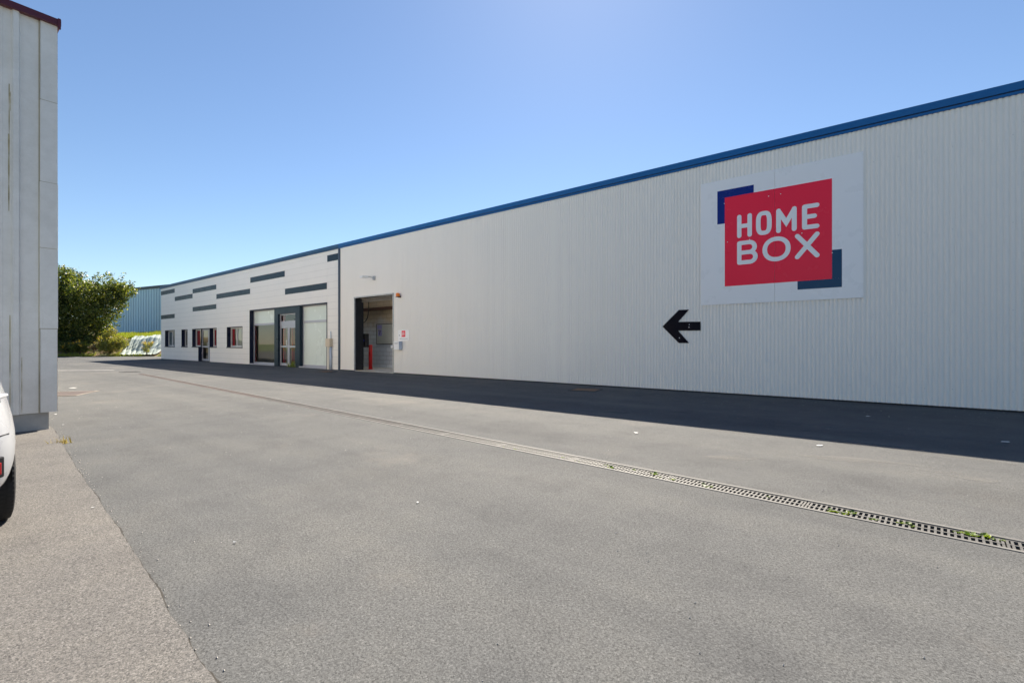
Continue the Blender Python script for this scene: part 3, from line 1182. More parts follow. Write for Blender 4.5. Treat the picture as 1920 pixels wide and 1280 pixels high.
# entrance between two windows
a3, b3 = W3[0], W3[1]
dl, dr = W3D[0], W3D[1]
window((a3, dl, 0.97, 2.19), blinds=((0.02, 0.6, 'red_fabric'),), right=False)
window((dr, b3, 0.97, 2.19), blinds=((0.0, 0.5, 'red_fabric'),))
YD = WALL + 0.20
mb = MB()
t = 0.03
mb.box(dl, dl + t, WALL - 0.010, YD + .05, 0.0, 0.915)
mb.box(dl, dl + t, WALL + 0.15, YD + .05, 0.97, 2.16)
mb.box(dr - t, dr, WALL - 0.010, YD + .05, 0.0, 0.915)
mb.box(dr - t, dr, WALL + 0.10, YD + .05, 0.97, 2.16)
mb.box(dl + t, dr - t, WALL - .010, YD + .05, 2.161, 2.189)
de = wbuild(mb, 'door', M['navy'], off)
mb = MB()
xa, xb = dl + t + 0.002, dr - t - 0.002
xm = xa + (xb - xa) * 0.63


def leaf_frame(mb, xa, xb, z0, z1, y, fw=0.075, mids=(), th=0.055):
    mb.box(xa, xa + fw, y, y + th, z0, z1)
    mb.box(xb - fw, xb, y, y + th, z0, z1)
    mb.box(xa + fw, xb - fw, y, y + th, z0, z0 + fw * 1.4)
    mb.box(xa + fw, xb - fw, y, y + th, z1 - fw, z1)
    for zm in mids:
        mb.box(xa + fw, xb - fw, y - 0.001, y + th, zm - 0.05, zm + 0.05)


leaf_frame(mb, xa, xm - .002, 0.03, 2.15, YD, mids=(.97,), fw=.09)
leaf_frame(mb, xm + .002, xb, 0.03, 2.15, YD, mids=(.97,), fw=.09)
wbuild(mb, 'leaf', M['alu'], de)
mb = MB()
mb.quad((xa + .02, YD + .025, .06), (xb - .02, YD + .025, .06), (xb - .02, YD + .025, 2.1), (xa + .02, YD + .025, 2.1))
wbuild(mb, 'pane', M['glass'], de)
mb = MB()
mb.tube([(xm - .1, YD - .005, 1.08), (xm - .1, YD - .06, 1.08), (xm - .1, YD - .06, 1.22), (xm - .1, YD - .005, 1.22)], 0.018, 8)
wbuild(mb, 'handle', M['white_plastic'], de)
mb = MB()
mb.quad((xa + .1, YD + .6, .03), (xa + (xb - xa) * .45, YD + .6, .03), (xa + (xb - xa) * .45, YD + .6, 2.1), (xa + .1, YD + .6, 2.1))
wbuild(mb, 'curtain', M['red_fabric'], de)

# glazed shop front
sa, sb = SF[0], SF[1]
YG = WALL + 0.20
PXL, PXR = ws(514.2, WALL + .03), ws(561.6, WALL + .03)
mb = MB()
mb.box(sa, sa + 0.03, WALL - 0.012, YG + 0.08, 0, 3.085)
mb.box(sb - 0.05, sb, WALL - 0.014, YG + 0.08, 0, 3.085)
mb.box(sa + 0.03, sb - 0.05, WALL - 0.012, YG + 0.08, 3.04, 3.085)
wbuild(mb, 'shopfront_surround', M['navy'], off)
# portal
mb = MB()
DXL, DXR, DZ = ws(521, WALL + .03), ws(553.6, WALL + .03), 2.725
mb.box(PXL, DXL, WALL + 0.03, WALL + 0.45, 0, 3.038)
mb.box(DXR, PXR, WALL + 0.03, WALL + 0.45, 0, 3.038)
mb.box(DXL, DXR, WALL + 0.03, WALL + 0.45, DZ, 3.038)
po = wbuild(mb, 'portal', M['anthracite'], off)


def shop_window(xa, xb, clear_low, bands):
    mb = MB()
    fw = 0.06
    mb.box(xa, xa + fw, YG, YG + .07, 0.02, 3.035)
    mb.box(xb - fw, xb, YG, YG + .07, 0.02, 3.035)
    mb.box(xa + fw, xb - fw, YG, YG + .07, 0.02, 0.14)
    mb.box(xa + fw, xb - fw, YG, YG + .07, 2.98, 3.035)
    mb.box(xa + fw, xb - fw, YG - .01, YG + .07, 2.20, 2.31)
    w = wbuild(mb, 'shop_window', M['alu'], off)
    mb = MB()
    mb.box(xa + fw, xb - fw, YG + .03, YG + .036, 2.31, 2.98)
    wbuild(mb, 'frosted_pane', M['frost'], w)
    mb = MB()
    if clear_low:
        mb.quad((xa + fw, YG + .03, .14), (xb - fw, YG + .03, .14), (xb - fw, YG + .03, 2.20), (xa + fw, YG + .03, 2.20))
        wbuild(mb, 'pane', M['glass'], w)
    else:
        mb.box(xa + fw, xb - fw, YG + .03, YG + .036, .14, 2.20)
        wbuild(mb, 'frosted_pane', M['frost'], w)
    mb = MB()
    mb.box(xa, xb, WALL - .01, YG - .001, 0.0, 0.06)
    wbuild(mb, 'sill', M['alu'], w)
    return w


sw1 = shop_window(sa + .032, PXL + .0, True, 1)
sw2 = shop_window(PXR + .002, sb - .052, False, 0)
mb = MB()
mb.box(sa + .05, sa + .10, YG + .075, YG + .12, .02, 2.25)
wbuild(mb, 'red_post', M['red_fabric'], sw1)
mb = MB()
mb.box(sa + 2.1, sa + 2.5, YG + 1.3, YG + 1.75, .021, 2.6)
wbuild(mb, 'inner_column', M['black'], off)
# double door
YP = WALL + 0.14
mb = MB()
leaf_frame(mb, DXL + .002, DXR - .002, 2.27, DZ - .002, YP, fw=.06)
mb.box(DXL + .002, DXR - .002, YP - .002, YP + .06, 2.09, 2.268)
ed_ = wbuild(mb, 'entrance_door', M['alu'], off)
dm = (DXL + DXR) / 2
for (p, q) in ((DXL + .004, dm - .003), (dm + .003, DXR - .004)):
    mb = MB()
    leaf_frame(mb, p, q, 0.03, 2.087, YP + .004, fw=.10, mids=(1.03,))
    wbuild(mb, 'door_leaf', M['alu'], ed_)
mb = MB()
mb.quad((DXL + .03, YP + .03, .1), (DXR - .03, YP + .03, .1), (DXR - .03, YP + .03, DZ - .05), (DXL + .03, YP + .03, DZ - .05))
wbuild(mb, 'pane', M['glass'], ed_)
mb = MB()
mb.tube([(dm - .09, YP - .0, 1.10), (dm - .09, YP - .06, 1.10), (dm - .09, YP - .06, 1.35), (dm - .09, YP, 1.35)], 0.018, 8)
wbuild(mb, 'handle', M['white_plastic'], ed_)
mb = MB()
for x in (DXL + .10, dm + .10):
    mb.box(x, x + 0.07, YP + .12, YP + .24, .03, 2.07)
mb.box(DXL + .07, DXL + .14, YP + .12, YP + .24, 2.28, 2.68)
wbuild(mb, 'red_strip', M['red_fabric'], ed_)

# meter box with its conduits
mx0, mx1 = ws(616), ws(624)
mt_ = empty('meter_box', 'beige meter box with conduit on the office wall beside the dark trim', 'meter box', (mx0, WALL - 0.001, 0))
w_ = mx1 - mx0
mb = MB()
mb.box(0, w_, -0.16, 0, 1.035, 1.41)
bevel(mb.build('cabinet', M['beige'], mt_), 0.012)
mb = MB()
mb.box(0.02, w_ * .55, -0.09, 0, 0.0, 1.033)
mb.build('cable_cover', pm('cream_plastic', (0.68, 0.63, 0.54), 0.5, var=.05), mt_)
mb = MB()
mb.tube([(w_ * .78, -0.06, 0), (w_ * .78, -0.06, 1.033)], 0.05, 14)
mb.build('conduit', M['blue_grey'], mt_, smooth=True)
mb = MB()
mb.tube([(w_ * .72, -0.04, 1.411), (w_ * .72, -0.04, 1.74)], 0.022, 10)
mb.build('vent_pipe', M['blue_grey'], mt_, smooth=True)

# ------------------------------------------------------------------ shed on the left
CS = Vector(at(101.5, 6.5))
# its front is square to the long wall, a hair turned
fd = Vector((0.02, -1.0)).normalized()                    # along the front, away from the corner
sd = Vector((-1.0, -0.02)).normalized()                   # along the side, away
SH_B, SH_T = 0.25, 5.52
shed = empty('metal_shed', 'tall pale metal shed with dark red roof edge and stained ribs behind the car', 'shed', (CS.x, CS.y, 0))


def shed_mat():
    m, nt, b = new_mat('stained_shed_cladding')
    n = noise(nt, 0.7, 5.0, 0.6)
    base = ramp(nt, n.outputs[0], [(0.3, (0.84, 0.80, 0.73)), (0.7, (0.90, 0.86, 0.785))])
    s1 = noise(nt, 5.0, 6.0, 0.75, stretch=(1.0, 1.0, 0.035))
    st = ramp(nt, s1.outputs[0], [(0.62, (0, 0, 0)), (0.78, (0.35, 0.35, 0.35)), (0.95, (.8, .8, .8))])
    c = mix(nt, base.outputs[0], (0.36, 0.29, 0.15), st.outputs[0])
    s2 = noise(nt, 2.3, 8.0, 0.75)
    d2 = ramp(nt, s2.outputs[0], [(0.35, (0.80, 0.79, 0.76)), (0.6, (1, 1, 1))])
    c = mix(nt, c, d2.outputs[0], 0.6, 'MULTIPLY')
    nt.links.new(c, b.inputs['Base Color'])
    b.inputs['Roughness'].default_value = 0.5
    return m


M['shed'] = shed_mat()
M['stain'] = pm('rust_stain', (0.46, 0.39, 0.23), 0.8, var=0.45, scale=6)
M['maroon'] = pm('maroon_fascia', (0.10, 0.012, 0.022), 0.38, var=0.08)
M['shed_seam'] = pm('shed_seam', (0.48, 0.42, 0.30), 0.8, var=.3)


def fpt(a, out, z):
    """point a metres along the front from the corner, out metres proud of it, local to the shed"""
    nrm = Vector((1.0, 0.02)).normalized()
    q = fd * a + nrm * out
    return (q.x, q.y, z)


def spt(a, out, z):
    nrm = Vector((-0.02, 1.0)).normalized()
    q = sd * a + nrm * out
    return (q.x, q.y, z)


def ribbed(mb, fn, a0, a1, z0, z1, pitch=0.27, rib=0.085, d=0.042, first=0.19):
    prof = [(a0, 0.0)]
    a = first
    while a + rib < a1:
        if a > a0:
            prof += [(a, 0.0), (a + 0.018, d), (a + rib - 0.018, d), (a + rib, 0.0)]
            # faint stiffening swages in the pan
            c = a + rib + (pitch - rib) * .38
            prof += [(c, 0), (c + .006, .003), (c + .018, .003), (c + .024, 0)]
        a += pitch
    prof.append((a1, 0.0))
    for p, q in zip(prof[:-1], prof[1:]):
        mb.quad(fn(p[0], p[1], z0), fn(q[0], q[1], z0), fn(q[0], q[1], z1), fn(p[0], p[1], z1))


mb = MB()
ribbed(mb, fpt, 0.15, 16.0, SH_B, SH_T, first=0.325)
mb.build('front_cladding', M['shed'], shed)
mb = MB()
ribbed(mb, spt, 0.1, 26.0, SH_B, SH_T, first=0.35)
mb.build('side_cladding', M['shed'], shed)
# corner flashing in four lengths
tz = [SH_B, 1.38, 2.47, 3.36, 4.46, SH_T]
for p, q in zip(tz[:-1], tz[1:]):
    mb = MB()
    o1 = 0.030
    pts = [fpt(0.14, 0.0, p + .003), fpt(0.14, o1, p + .003), tuple(Vector(fpt(0.0, o1, p + .003)) + Vector(spt(0, o1, 0))), spt(0.14, o1, p + .003), spt(0.14, 0.0, p + .003)]
    for i in range(len(pts) - 1):
        a, b_ = Vector(pts[i]), Vector(pts[i + 1])
        mb.quad(a, b_, b_ + Vector((0, 0, q - p - .006)), a + Vector((0, 0, q - p - .006)))
    mb.v = [tuple(v_) for v_ in mb.v]
    fo = mb.build('corner_flashing', M['shed'], shed)
    fo.modifiers.new('thick', 'SOLIDIFY').thickness = 0.004
mb = MB()
for z in tz[1:-1]:
    mb.quad(fpt(0.145, 0.0315, z - .004), fpt(-0.028, 0.0315, z - .004), fpt(-0.028, 0.0315, z + .006), fpt(0.145, 0.0315, z + .006))
mb.quad(fpt(0.153, 0.003, SH_B), fpt(0.141, 0.003, SH_B), fpt(0.141, 0.003, SH_T), fpt(0.153, 0.003, SH_T))
mb.build('flashing_seam', M['shed_seam'], shed)
# rust runs with shapes of their own
def streak(a, z_top, z_bot, w, out):
    mb = MB()
    n = 14
    for i in range(n):
        t0, t1 = i / n, (i + 1) / n
        za, zb = z_top + (z_bot - z_top) * t0, z_top + (z_bot - z_top) * t1
        wa = w * (0.35 + 0.65 * abs(sin(t0 * 9 + a * 31))) * (1 - .3 * t0)
        wb = w * (0.35 + 0.65 * abs(sin(t1 * 9 + a * 31))) * (1 - .3 * t1)
        mb.quad(fpt(a - wa, out, za), fpt(a + wa, out, za), fpt(a + wb, out, zb), fpt(a - wb, out, zb))
    mb.build('rust_streak', M['stain'], shed)


streak(0.425, 4.55, 3.55, 0.006, 0.0015)
streak(0.428, 3.9, 2.9, 0.009, 0.0018)
streak(0.415, 4.45, 4.2, 0.004, 0.0012)
streak(0.418, 1.55, 0.27, 0.006, 0.0012)
streak(0.31, 1.0, 0.27, 0.004, 0.0012)
# plinth, set back
mb = MB()
pl = 0.055
c0 = fd * 0.05 + sd * 0.02
mb.obox((c0.x, c0.y, -0.1), (fd * 15.9).to_3d(), (sd * 25.9).to_3d(), (0, 0, SH_B + 0.12))
mb.build('plinth', M['concrete'], shed)
# fascia and roof
mb = MB()
mb.obox(fpt(-0.06, 0.075, SH_T - .002), Vector(fpt(16.1, 0, 0)), Vector((sd * 0.12).to_3d()), (0, 0, 0.085))
mb.obox(spt(0.045, 0.06, SH_T - .0), Vector(spt(26, 0, 0)), Vector(spt(0, -.12, 0)), (0, 0, 0.083))
fa = mb.build('fascia', M['maroon'], shed)
mb = MB()
mb.obox(fpt(-0.055, 0.088, SH_T - .05), Vector(fpt(0.03, 0, 0)), Vector((sd * 0.02).to_3d()), (0, 0, 0.14))
mb.build('end_cap', M['maroon'], fa)
mb = MB()
q0 = Vector(fpt(0.02, -0.02, SH_T + .02))
mb.obox(q0, (fd * 15.9).to_3d(), (sd * 25.9).to_3d(), (0, 0, 0.05))
mb.build('roof', M['roof'], shed)
mb = MB()
mb.obox(Vector(fpt(0.1, -0.1, SH_B + .02)), (fd * 15.7).to_3d(), (sd * 25.7).to_3d(), (0, 0, SH_T - SH_B - .03))
mb.build('inner_core', M['dark'], shed)

# ------------------------------------------------------------------ drain channel
M['grate_grey'] = pm('grey_grating', (0.092, 0.089, 0.085), 0.6, metal=0.2, var=0.25, scale=3, bump=0.2)
M['grate_rust'] = pm('rusty_grating', (0.128, 0.102, 0.094), 0.75, metal=0.1, var=0.25, scale=3, bump=0.2)
M['grate_mixed'] = pm('weathered_grating', (0.105, 0.096, 0.09), 0.7, metal=0.15, var=0.25, scale=3, bump=0.2)
ang = math.atan2(dd.y, dd.x)
dr_ = empty('drain_channel', 'long narrow grated drain crossing the asphalt yard', 'drain', tuple(D0), ang)
# local: +x along dd, y across
mb = MB()
w = DW - 0.001
mb.quad((0, -w, -.14), (DLEN, -w, -.14), (DLEN, w, -.14), (0, w, -.14))
mb.quad((0, -w, -.14), (DLEN, -w, -.14), (DLEN, -w, -.001), (0, -w, -.001))
mb.quad((0, w, -.14), (DLEN, w, -.14), (DLEN, w, -.001), (0, w, -.001))
mb.quad((0, -w, -.14), (0, w, -.14), (0, w, -.001), (0, -w, -.001))
mb.quad((DLEN, -w, -.14), (DLEN, w, -.14), (DLEN, w, -.001), (DLEN, -w, -.001))
mb.build('trough', pm('dirty_trough', (0.045, 0.036, 0.028), 0.95, var=.5, scale=6), dr_)
mb = MB()
mb.box(0, DLEN, -DW - .012, -DW + .016, -0.04, 0.005)
mb.box(0, DLEN, DW - .016, DW + .012, -0.04, 0.005)
mb.build('edge_frame', pm('edge_frame', (0.138, 0.132, 0.124), 0.7, var=.25, scale=4), dr_)


def grate_mesh(L):
    mb = MB()
    w = DW - 0.018
    mb.box(0.004, L - .004, -w, -w + .014, -0.03, -0.002)
    mb.box(0.004, L - .004, w - .014, w, -0.03, -0.002)
    mb.box(0.004, L - .004, -0.008, 0.008, -0.03, -0.002)
    n = int(L / 0.031)
    p = L / n
    for i in range(n + 1):
        x = min(max(i * p - 0.006, 0.004), L - .016)
        mb.box(x, x + 0.0125, -w + .0141, -0.0081, -0.03, -0.003)
        mb.box(x, x + 0.0125, 0.0081, w - .0141, -0.03, -0.003)
    return mb


ng = int(DLEN)
gl_ = DLEN / ng
protos = {}
gm = grate_mesh(gl_)
for k in range(ng):
    kind = 'grate_grey' if k < 9 else ('grate_mixed' if k < 14 else 'grate_rust')
    if kind not in protos:
        o = gm.build('grate', M[kind], dr_)
        protos[kind] = o
    else:
        o = protos[kind].copy()
        C.objects.link(o)
        o.parent = dr_
    o.location = (k * gl_, 0.0015 * sin(k * 2.1), 0.0005 + 0.001 * sin(k * 1.3))
    if kind == 'grate_rust':
        o['label'] = 'rusty brown grate'

M['edge'] = pm('pale_edge', (0.22, 0.19, 0.16), 0.8, var=.3)
# other covers let into the yard
M['rust_cover'] = pm('rusty_cover', (0.20, 0.115, 0.065), 0.8, var=.35, scale=6, bump=.5, bscale=40)


def cover(name, label, cx, cy, w, l, rz, mt, cat='manhole cover', slats=0, framec='plinth_dark', h=0.008):
    r = empty(name, label, cat, (cx, cy, 0.004), rz)
    mb = MB()
    fw = 0.05
    mb.box(-w / 2 - fw, w / 2 + fw, -l / 2 - fw, -l / 2, -.03, h)
    mb.box(-w / 2 - fw, w / 2 + fw, l / 2, l / 2 + fw, -.03, h)
    mb.box(-w / 2 - fw, -w / 2, -l / 2, l / 2, -.03, h)
    mb.box(w / 2, w / 2 + fw, -l / 2, l / 2, -.03, h)
    mb.build('frame', M[framec], r)
    mb = MB()
    if slats:
        for i in range(slats):
            y = -l / 2 + l * (i + .15) / slats
            mb.box(-w / 2, w / 2, y, y + l / slats * .62, -.02, h - .001)
        for i in range(4):
            x = -w / 2 + w * (i + .5) / 4
            mb.box(x - .012, x + .012, -l / 2, l / 2, -.02, h - .0025)
        mb.build('grid', M[mt], r)
    else:
        mb.box(-w / 2 + .004, w / 2 - .004, -l / 2 + .004, l / 2 - .004, -.03, h - .001)
        n = 8
        for i in range(n):
            for j in range(n):
                x = -w / 2 + w * (i + .5) / n
                y = -l / 2 + l * (j + .5) / n
                if (i + j) % 2:
                    mb.box(x - .022, x + .022, y - .008, y + .008, h - .002, h + .003)
                else:
                    mb.box(x - .008, x + .008, y - .022, y + .022, h - .002, h + .003)
        mb.build('lid', M[mt], r)
    return r


p = gnd(1098, 731)
cover('manhole_cover', 'rusty square manhole cover in the shade by the ribbed wall', p[0], p[1], 0.62, 0.58, 0.25, 'rust_cover')
p = gnd(612, 696.8)
cover('manhole_cover', 'small rusty cover in the shade in front of the beige meter box', p[0], p[1], 0.7, 0.35, 0.0, 'rust_cover')
g1, g2, g3 = Vector(gnd(108, 735.3)), Vector(gnd(166, 733.6)), Vector(gnd(178, 740.3))
gx = (g1 - g2).normalized()
gl2 = (g3 - g2).length
p = g2 + gx * 0.75 + (g3 - g2) * 0.5
cover('gully_grate', 'reddish rusty gully grating with pale edge beside the shed', p[0], p[1], 1.3, gl2 - .1, math.atan2(gx.y, gx.x), 'grate_rust', 'drain grate', slats=12, framec='edge')
p = gnd(243, 697.2)
cover('gully_grate', 'small dark gully grating at the far end of the drain channel', p[0], p[1], 0.5, 0.5, 0.0, 'plinth_dark', 'drain grate', slats=8)

# painted line on the far yard
a, b_ = Vector(gnd(60, 695)), Vector(gnd(214, 693.6))
d_ = (b_ - a).normalized()
n_ = Vector((-d_.y, d_.x)) * 0.07
mb = MB()
mb.quad((a - n_).to_3d().to_tuple(), (b_ - n_).to_3d().to_tuple(), (b_ + n_).to_3d().to_tuple(), (a + n_).to_3d().to_tuple())
mb.v = [(v_[0], v_[1], 0.004) for v_ in mb.v]
struct(mb.build('road_marking', pm('worn_white_paint', (0.56, 0.54, 0.52), 0.7, var=.2, scale=4)))

# pale scuffed tyre arcs
m_, nt_, b_ = new_mat('pale_tyre_scuff')
b_.inputs['Base Color'].default_value = (0.21, 0.20, 0.185, 1)
b_.inputs['Roughness'].default_value = 0.9
nz_ = noise(nt_, 1.6, 6, .7, stretch=(.5, 2.2, 1))
rr_ = ramp(nt_, nz_.outputs[0], [(0.46, (0, 0, 0)), (0.72, (.55, .55, .55))])
tp_ = N(nt_, 'ShaderNodeBsdfTransparent')
mx_ = N(nt_, 'ShaderNodeMixShader')
nt_.links.new(rr_.outputs[0], mx_.inputs[0])
nt_.links.new(tp_.outputs[0], mx_.inputs[1])
nt_.links.new(b_.outputs[0], mx_.inputs[2])
nt_.links.new(mx_.outputs[0], nt_.nodes['Material Output'].inputs[0])
mb = MB()
arcs = [((1400, 788), (1640, 806), (1760, 803), .22), ((1500, 806), (1700, 816), (1890, 834), .2), ((1560, 828), (1760, 838), (1880, 832), .2),
        ((1250, 800), (1560, 826), (1900, 872), .24), ((1330, 860), (1600, 862), (1860, 905), .22), ((900, 760), (1100, 772), (1300, 772), .2)]
for kk, (a, c, e, w) in enumerate(arcs):
    P = [Vector(gnd(*q)) for q in (a, c, e)]
    pts = []
    for i in range(25):
        t = i / 24
        pts.append(P[0] * (1 - t) * (1 - 2 * t) + P[1] * 4 * t * (1 - t) + P[2] * t * (2 * t - 1))
    z = 0.0022 + 0.0002 * kk
    for i in range(24):
        d = (pts[min(i + 1, 24)] - pts[max(i - 1, 0)]).normalized()
        d2 = (pts[min(i + 2, 24)] - pts[i]).normalized()
        n0, n1 = Vector((-d.y, d.x)) * w / 2, Vector((-d2.y, d2.x)) * w / 2
        p, q = pts[i], pts[i + 1]
        mb.quad((p.x - n0.x, p.y - n0.y, z), (q.x - n1.x, q.y - n1.y, z), (q.x + n1.x, q.y + n1.y, z), (p.x + n0.x, p.y + n0.y, z))
struct(mb.build('tyre_marks', m_))

# ------------------------------------------------------------------ foliage helpers
def leaves(mb, n, pick, size, m=0, flat=0.0, aspect=0.5):
    """n pointed leaf faces placed by pick() -> (Vector, outward Vector)"""
    for _ in range(n):
        c, out = pick()
        d = Vector((rnd.gauss(0, 1), rnd.gauss(0, 1), rnd.gauss(0, 1) * (1 - flat))) + out * 0.6
        if d.length < 1e-3:
            continue
        d.normalize()
        a = d.cross(Vector((rnd.gauss(0, 1), rnd.gauss(0, 1), rnd.gauss(0, 1))))
        if a.length < 1e-3:
            continue
        a.normalize()
        s = size * rnd.uniform(0.6, 1.35)
        p0, p2 = c - d * s * .5, c + d * s * .5
        k = c + a.cross(d) * s * .08
        mb.quad(tuple(p0), tuple(k + a * s * aspect * .5), tuple(p2), tuple(k - a * s * aspect * .5), m)


def blob_picker(blobs, shell=0.55):
    tot = sum(b[1] ** 2.3 for b in blobs)

    def pick():
        r = rnd.uniform(0, tot)
        for c, rad, sq in blobs:
            r -= rad ** 2.3
            if r <= 0:
                break
        d = Vector((rnd.gauss(0, 1), rnd.gauss(0, 1), rnd.gauss(0, 1)))
        d.normalize()
        # lumpy: push in and out with direction
        q = 0.82 + 0.30 * sin(d.x * 5.1 + c.x * 3) * sin(d.y * 4.3 + c.y) * cos(d.z * 4.7 + c.z * 2)
        rr = rad * q * (shell + (1 - shell) * rnd.random() ** 0.7)
        if rnd.random() < .05:
            rr *= 1.13
        return c + Vector((d.x * rr, d.y * rr, d.z * rr * sq)), d
    return pick


M['bark'] = pm('bark', (0.10, 0.075, 0.05), 0.9, var=.35, scale=6, bump=.6, bscale=18)
M['leaf_tree'] = leaf_mat('tree_leaf', (0.020, 0.036, 0.008), (0.065, 0.095, 0.020), (0.24, 0.24, 0.075), 0.45, 0.36)
M['leaf_shrub'] = leaf_mat('shrub_leaf', (0.11, 0.13, 0.035), (0.19, 0.20, 0.06), (0.31, 0.27, 0.10), 0.45)
M['leaf_low'] = leaf_mat('low_leaf', (0.04, 0.065, 0.015), (0.10, 0.13, 0.03), (0.20, 0.20, 0.06), 0.45)
M['blossom'] = leaf_mat('yellow_blossom', (0.55, 0.33, 0.015), (0.65, 0.42, 0.04), (0.55, 0.42, 0.10), 0.2)
M['grass'] = leaf_mat('grass_blade', (0.13, 0.19, 0.02), (0.22, 0.27, 0.035), (0.32, 0.30, 0.08), 0.35)
M['weed'] = leaf_mat('weed_leaf', (0.06, 0.11, 0.015), (0.12, 0.19, 0.025), (0.20, 0.25, 0.04), 0.3)

# ------------------------------------------------------------------ earth bank behind the yard
# bank frame: q along ed from E0, w away from camera along en
BQ0, BQ1 = -26.0, 40.0


def bank_h(q, w):
    if w <= 0:
        return -0.02 + w * .1
    prof = [(0, -0.02), (0.5, 0.10), (1.2, 0.45), (2.6, 1.55), (3.3, 1.80), (6.0, 2.0), (10, 2.35), (30, 2.6), (120, 2.6)]
    h = prof[-1][1]
    for (a, ha), (b_, hb) in zip(prof[:-1], prof[1:]):
        if w <= b_:
            t = (w - a) / (b_ - a)
            h = ha + (hb - ha) * t
            break
    return h + 0.07 * sin(q * 1.7 + w) * min(1, w) + 0.05 * sin(q * 3.1 - w * 2) * min(1, w)


def bank_pt(q, w, dz=0.0):
    p = E0 + ed * q + en * w
    return (p.x, p.y, bank_h(q, w) + dz)


wsl = [-0.3, 0, .25, .5, .85, 1.2, 1.7, 2.2, 2.6, 3.0, 3.3, 4.2, 6, 8, 10, 14, 20, 30, 60, 120]
nq = 130
mb = MB()
for i in range(nq + 1):
    q = BQ0 + (BQ1 - BQ0) * i / nq
    for w in wsl:
        mb.v.append(bank_pt(q, w))
k = len(wsl)
for i in range(nq):
    for j in range(k - 1):
        a = i * k + j
        mb.f.append((a, a + k, a + k + 1, a + 1))
        mb.m.append(0)


def bank_mat():
    m, nt, b = new_mat('bank_earth')
    n = noise(nt, 0.9, 8.0, 0.7)
    r = ramp(nt, n.outputs[0], [(0.30, (0.10, 0.12, 0.035)), (0.46, (0.17, 0.17, 0.06)), (0.56, (0.24, 0.15, 0.09)), (0.72, (0.33, 0.22, 0.15))])
    nt.links.new(r.outputs[0], b.inputs['Base Color'])
    b.inputs['Roughness'].default_value = 0.95
    n2 = noise(nt, 6, 6, .7)
    bp = N(nt, 'ShaderNodeBump')
    bp.inputs['Strength'].default_value = .8
    bp.inputs['Distance'].default_value = .1
    nt.links.new(n2.outputs[0], bp.inputs['Height'])
    nt.links.new(bp.outputs[0], b.inputs['Normal'])
    return m


struct(mb.build('earth_bank', bank_mat(), smooth=True))
QW = (E1 - E0).length                                      # q of the point at photo x=300


def qpx(px, w=0.0):
    """q on the bank at w metres behind its foot seen at photo column px"""
    r = Vector(ray(px))
    # E0+ed*q+en*w = r*t
    den = ed.x * r.y - ed.y * r.x
    b0 = E0 + en * w
    return (r.x * b0.y - r.y * b0.x) / den


# grass on the bank crest and along its foot
mb = MB()


def blade(c, h, m=0):
    a = rnd.uniform(0, 2 * pi)
    d = Vector((cos(a), sin(a), 0))
    w = h * 0.09
    lean = Vector((rnd.gauss(0, .3), rnd.gauss(0, .3), 1)) * h
    c = Vector(c)
    n = len(mb.v)
    mb.v += [tuple(c - d * w), tuple(c + d * w), tuple(c + lean)]
    mb.f.append((n, n + 1, n + 2))
    mb.m.append(m)


q_l, q_r = qpx(180, 4), qpx(330, 4)
for _ in range(16000):
    q = rnd.uniform(q_l, q_r + 6)
    w = 3.0 + 9 * rnd.random() ** 1.6
    blade(bank_pt(q, w, -.02), rnd.uniform(.12, .34))
for _ in range(3200):
    q = rnd.uniform(qpx(60), qpx(310))
    w = abs(rnd.gauss(0.2, 0.35))
    if sin(q * 1.3) + sin(q * 2.9 + 1) < -0.3:
        continue
    blade(bank_pt(q, w, -.02), rnd.uniform(.08, .3))
struct(mb.build('grass', M['grass'], fixn=False), 'stuff')

# tarpaulin pegged over the bank
M['tarp'] = pm('grey_green_tarpaulin', (0.40, 0.46, 0.42), 0.65, var=.10, scale=1.5, bump=.2, bscale=8)
mb = MB()
tq0, tq1 = qpx(229, 1.5), qpx(309, 1.5)
nu, nv = 300, 50
for i in range(nu + 1):
    for j in range(nv + 1):
        u_ = i / nu
        v_ = j / nv
        q = tq0 + (tq1 - tq0) * u_
        q += 0.7 * (1 - v_) * (1 - u_) ** 2
        w = 0.28 + 3.1 * v_
        ph = q * 5.2 + w * 1.9
        wr = 0.055 * (abs(sin(ph * 1.1 + 1.3 * sin(w * 1.3 + q * .9))) ** 0.55) + 0.035 * (abs(sin(q * 7.3 + w * 2.7 + sin(q * 2.1))) ** 0.5) + 0.020 * sin(q * 11 - w * 3.3 + 2 * sin(w * 2.0)) + 0.014 * sin(q * 23 - w * 6)
        base = Vector(bank_pt(q, w))
        nr = Vector((-en.x * .6, -en.y * .6, .8))
        p = base + nr * (0.12 + wr)
        mb.v.append(tuple(p))
for i in range(nu):
    for j in range(nv):
        a = i * (nv + 1) + j
        mb.f.append((a, a + nv + 1, a + nv + 2, a + 1))
        mb.m.append(0)
o = mb.build('tarpaulin', M['tarp'], smooth=True)
tag(o, 'wrinkled grey-green tarpaulin spread over the earth bank', 'tarpaulin')

# large bushy tree
def tree_at(px, w):
    q = qpx(px, w)
    return Vector(bank_pt(q, w))


base = tree_at(150, 3.5)
tr = empty('bushy_tree', 'big dense bushy tree with glossy leaves on the earth bank', 'tree', tuple(base))
YT = 48.0


def pt3(px, py, Y):
    Y -= 1.9
    a = at(px, Y)
    return Vector((a[0], a[1], CAM_H + (HZ - py) * Y / F_PX))


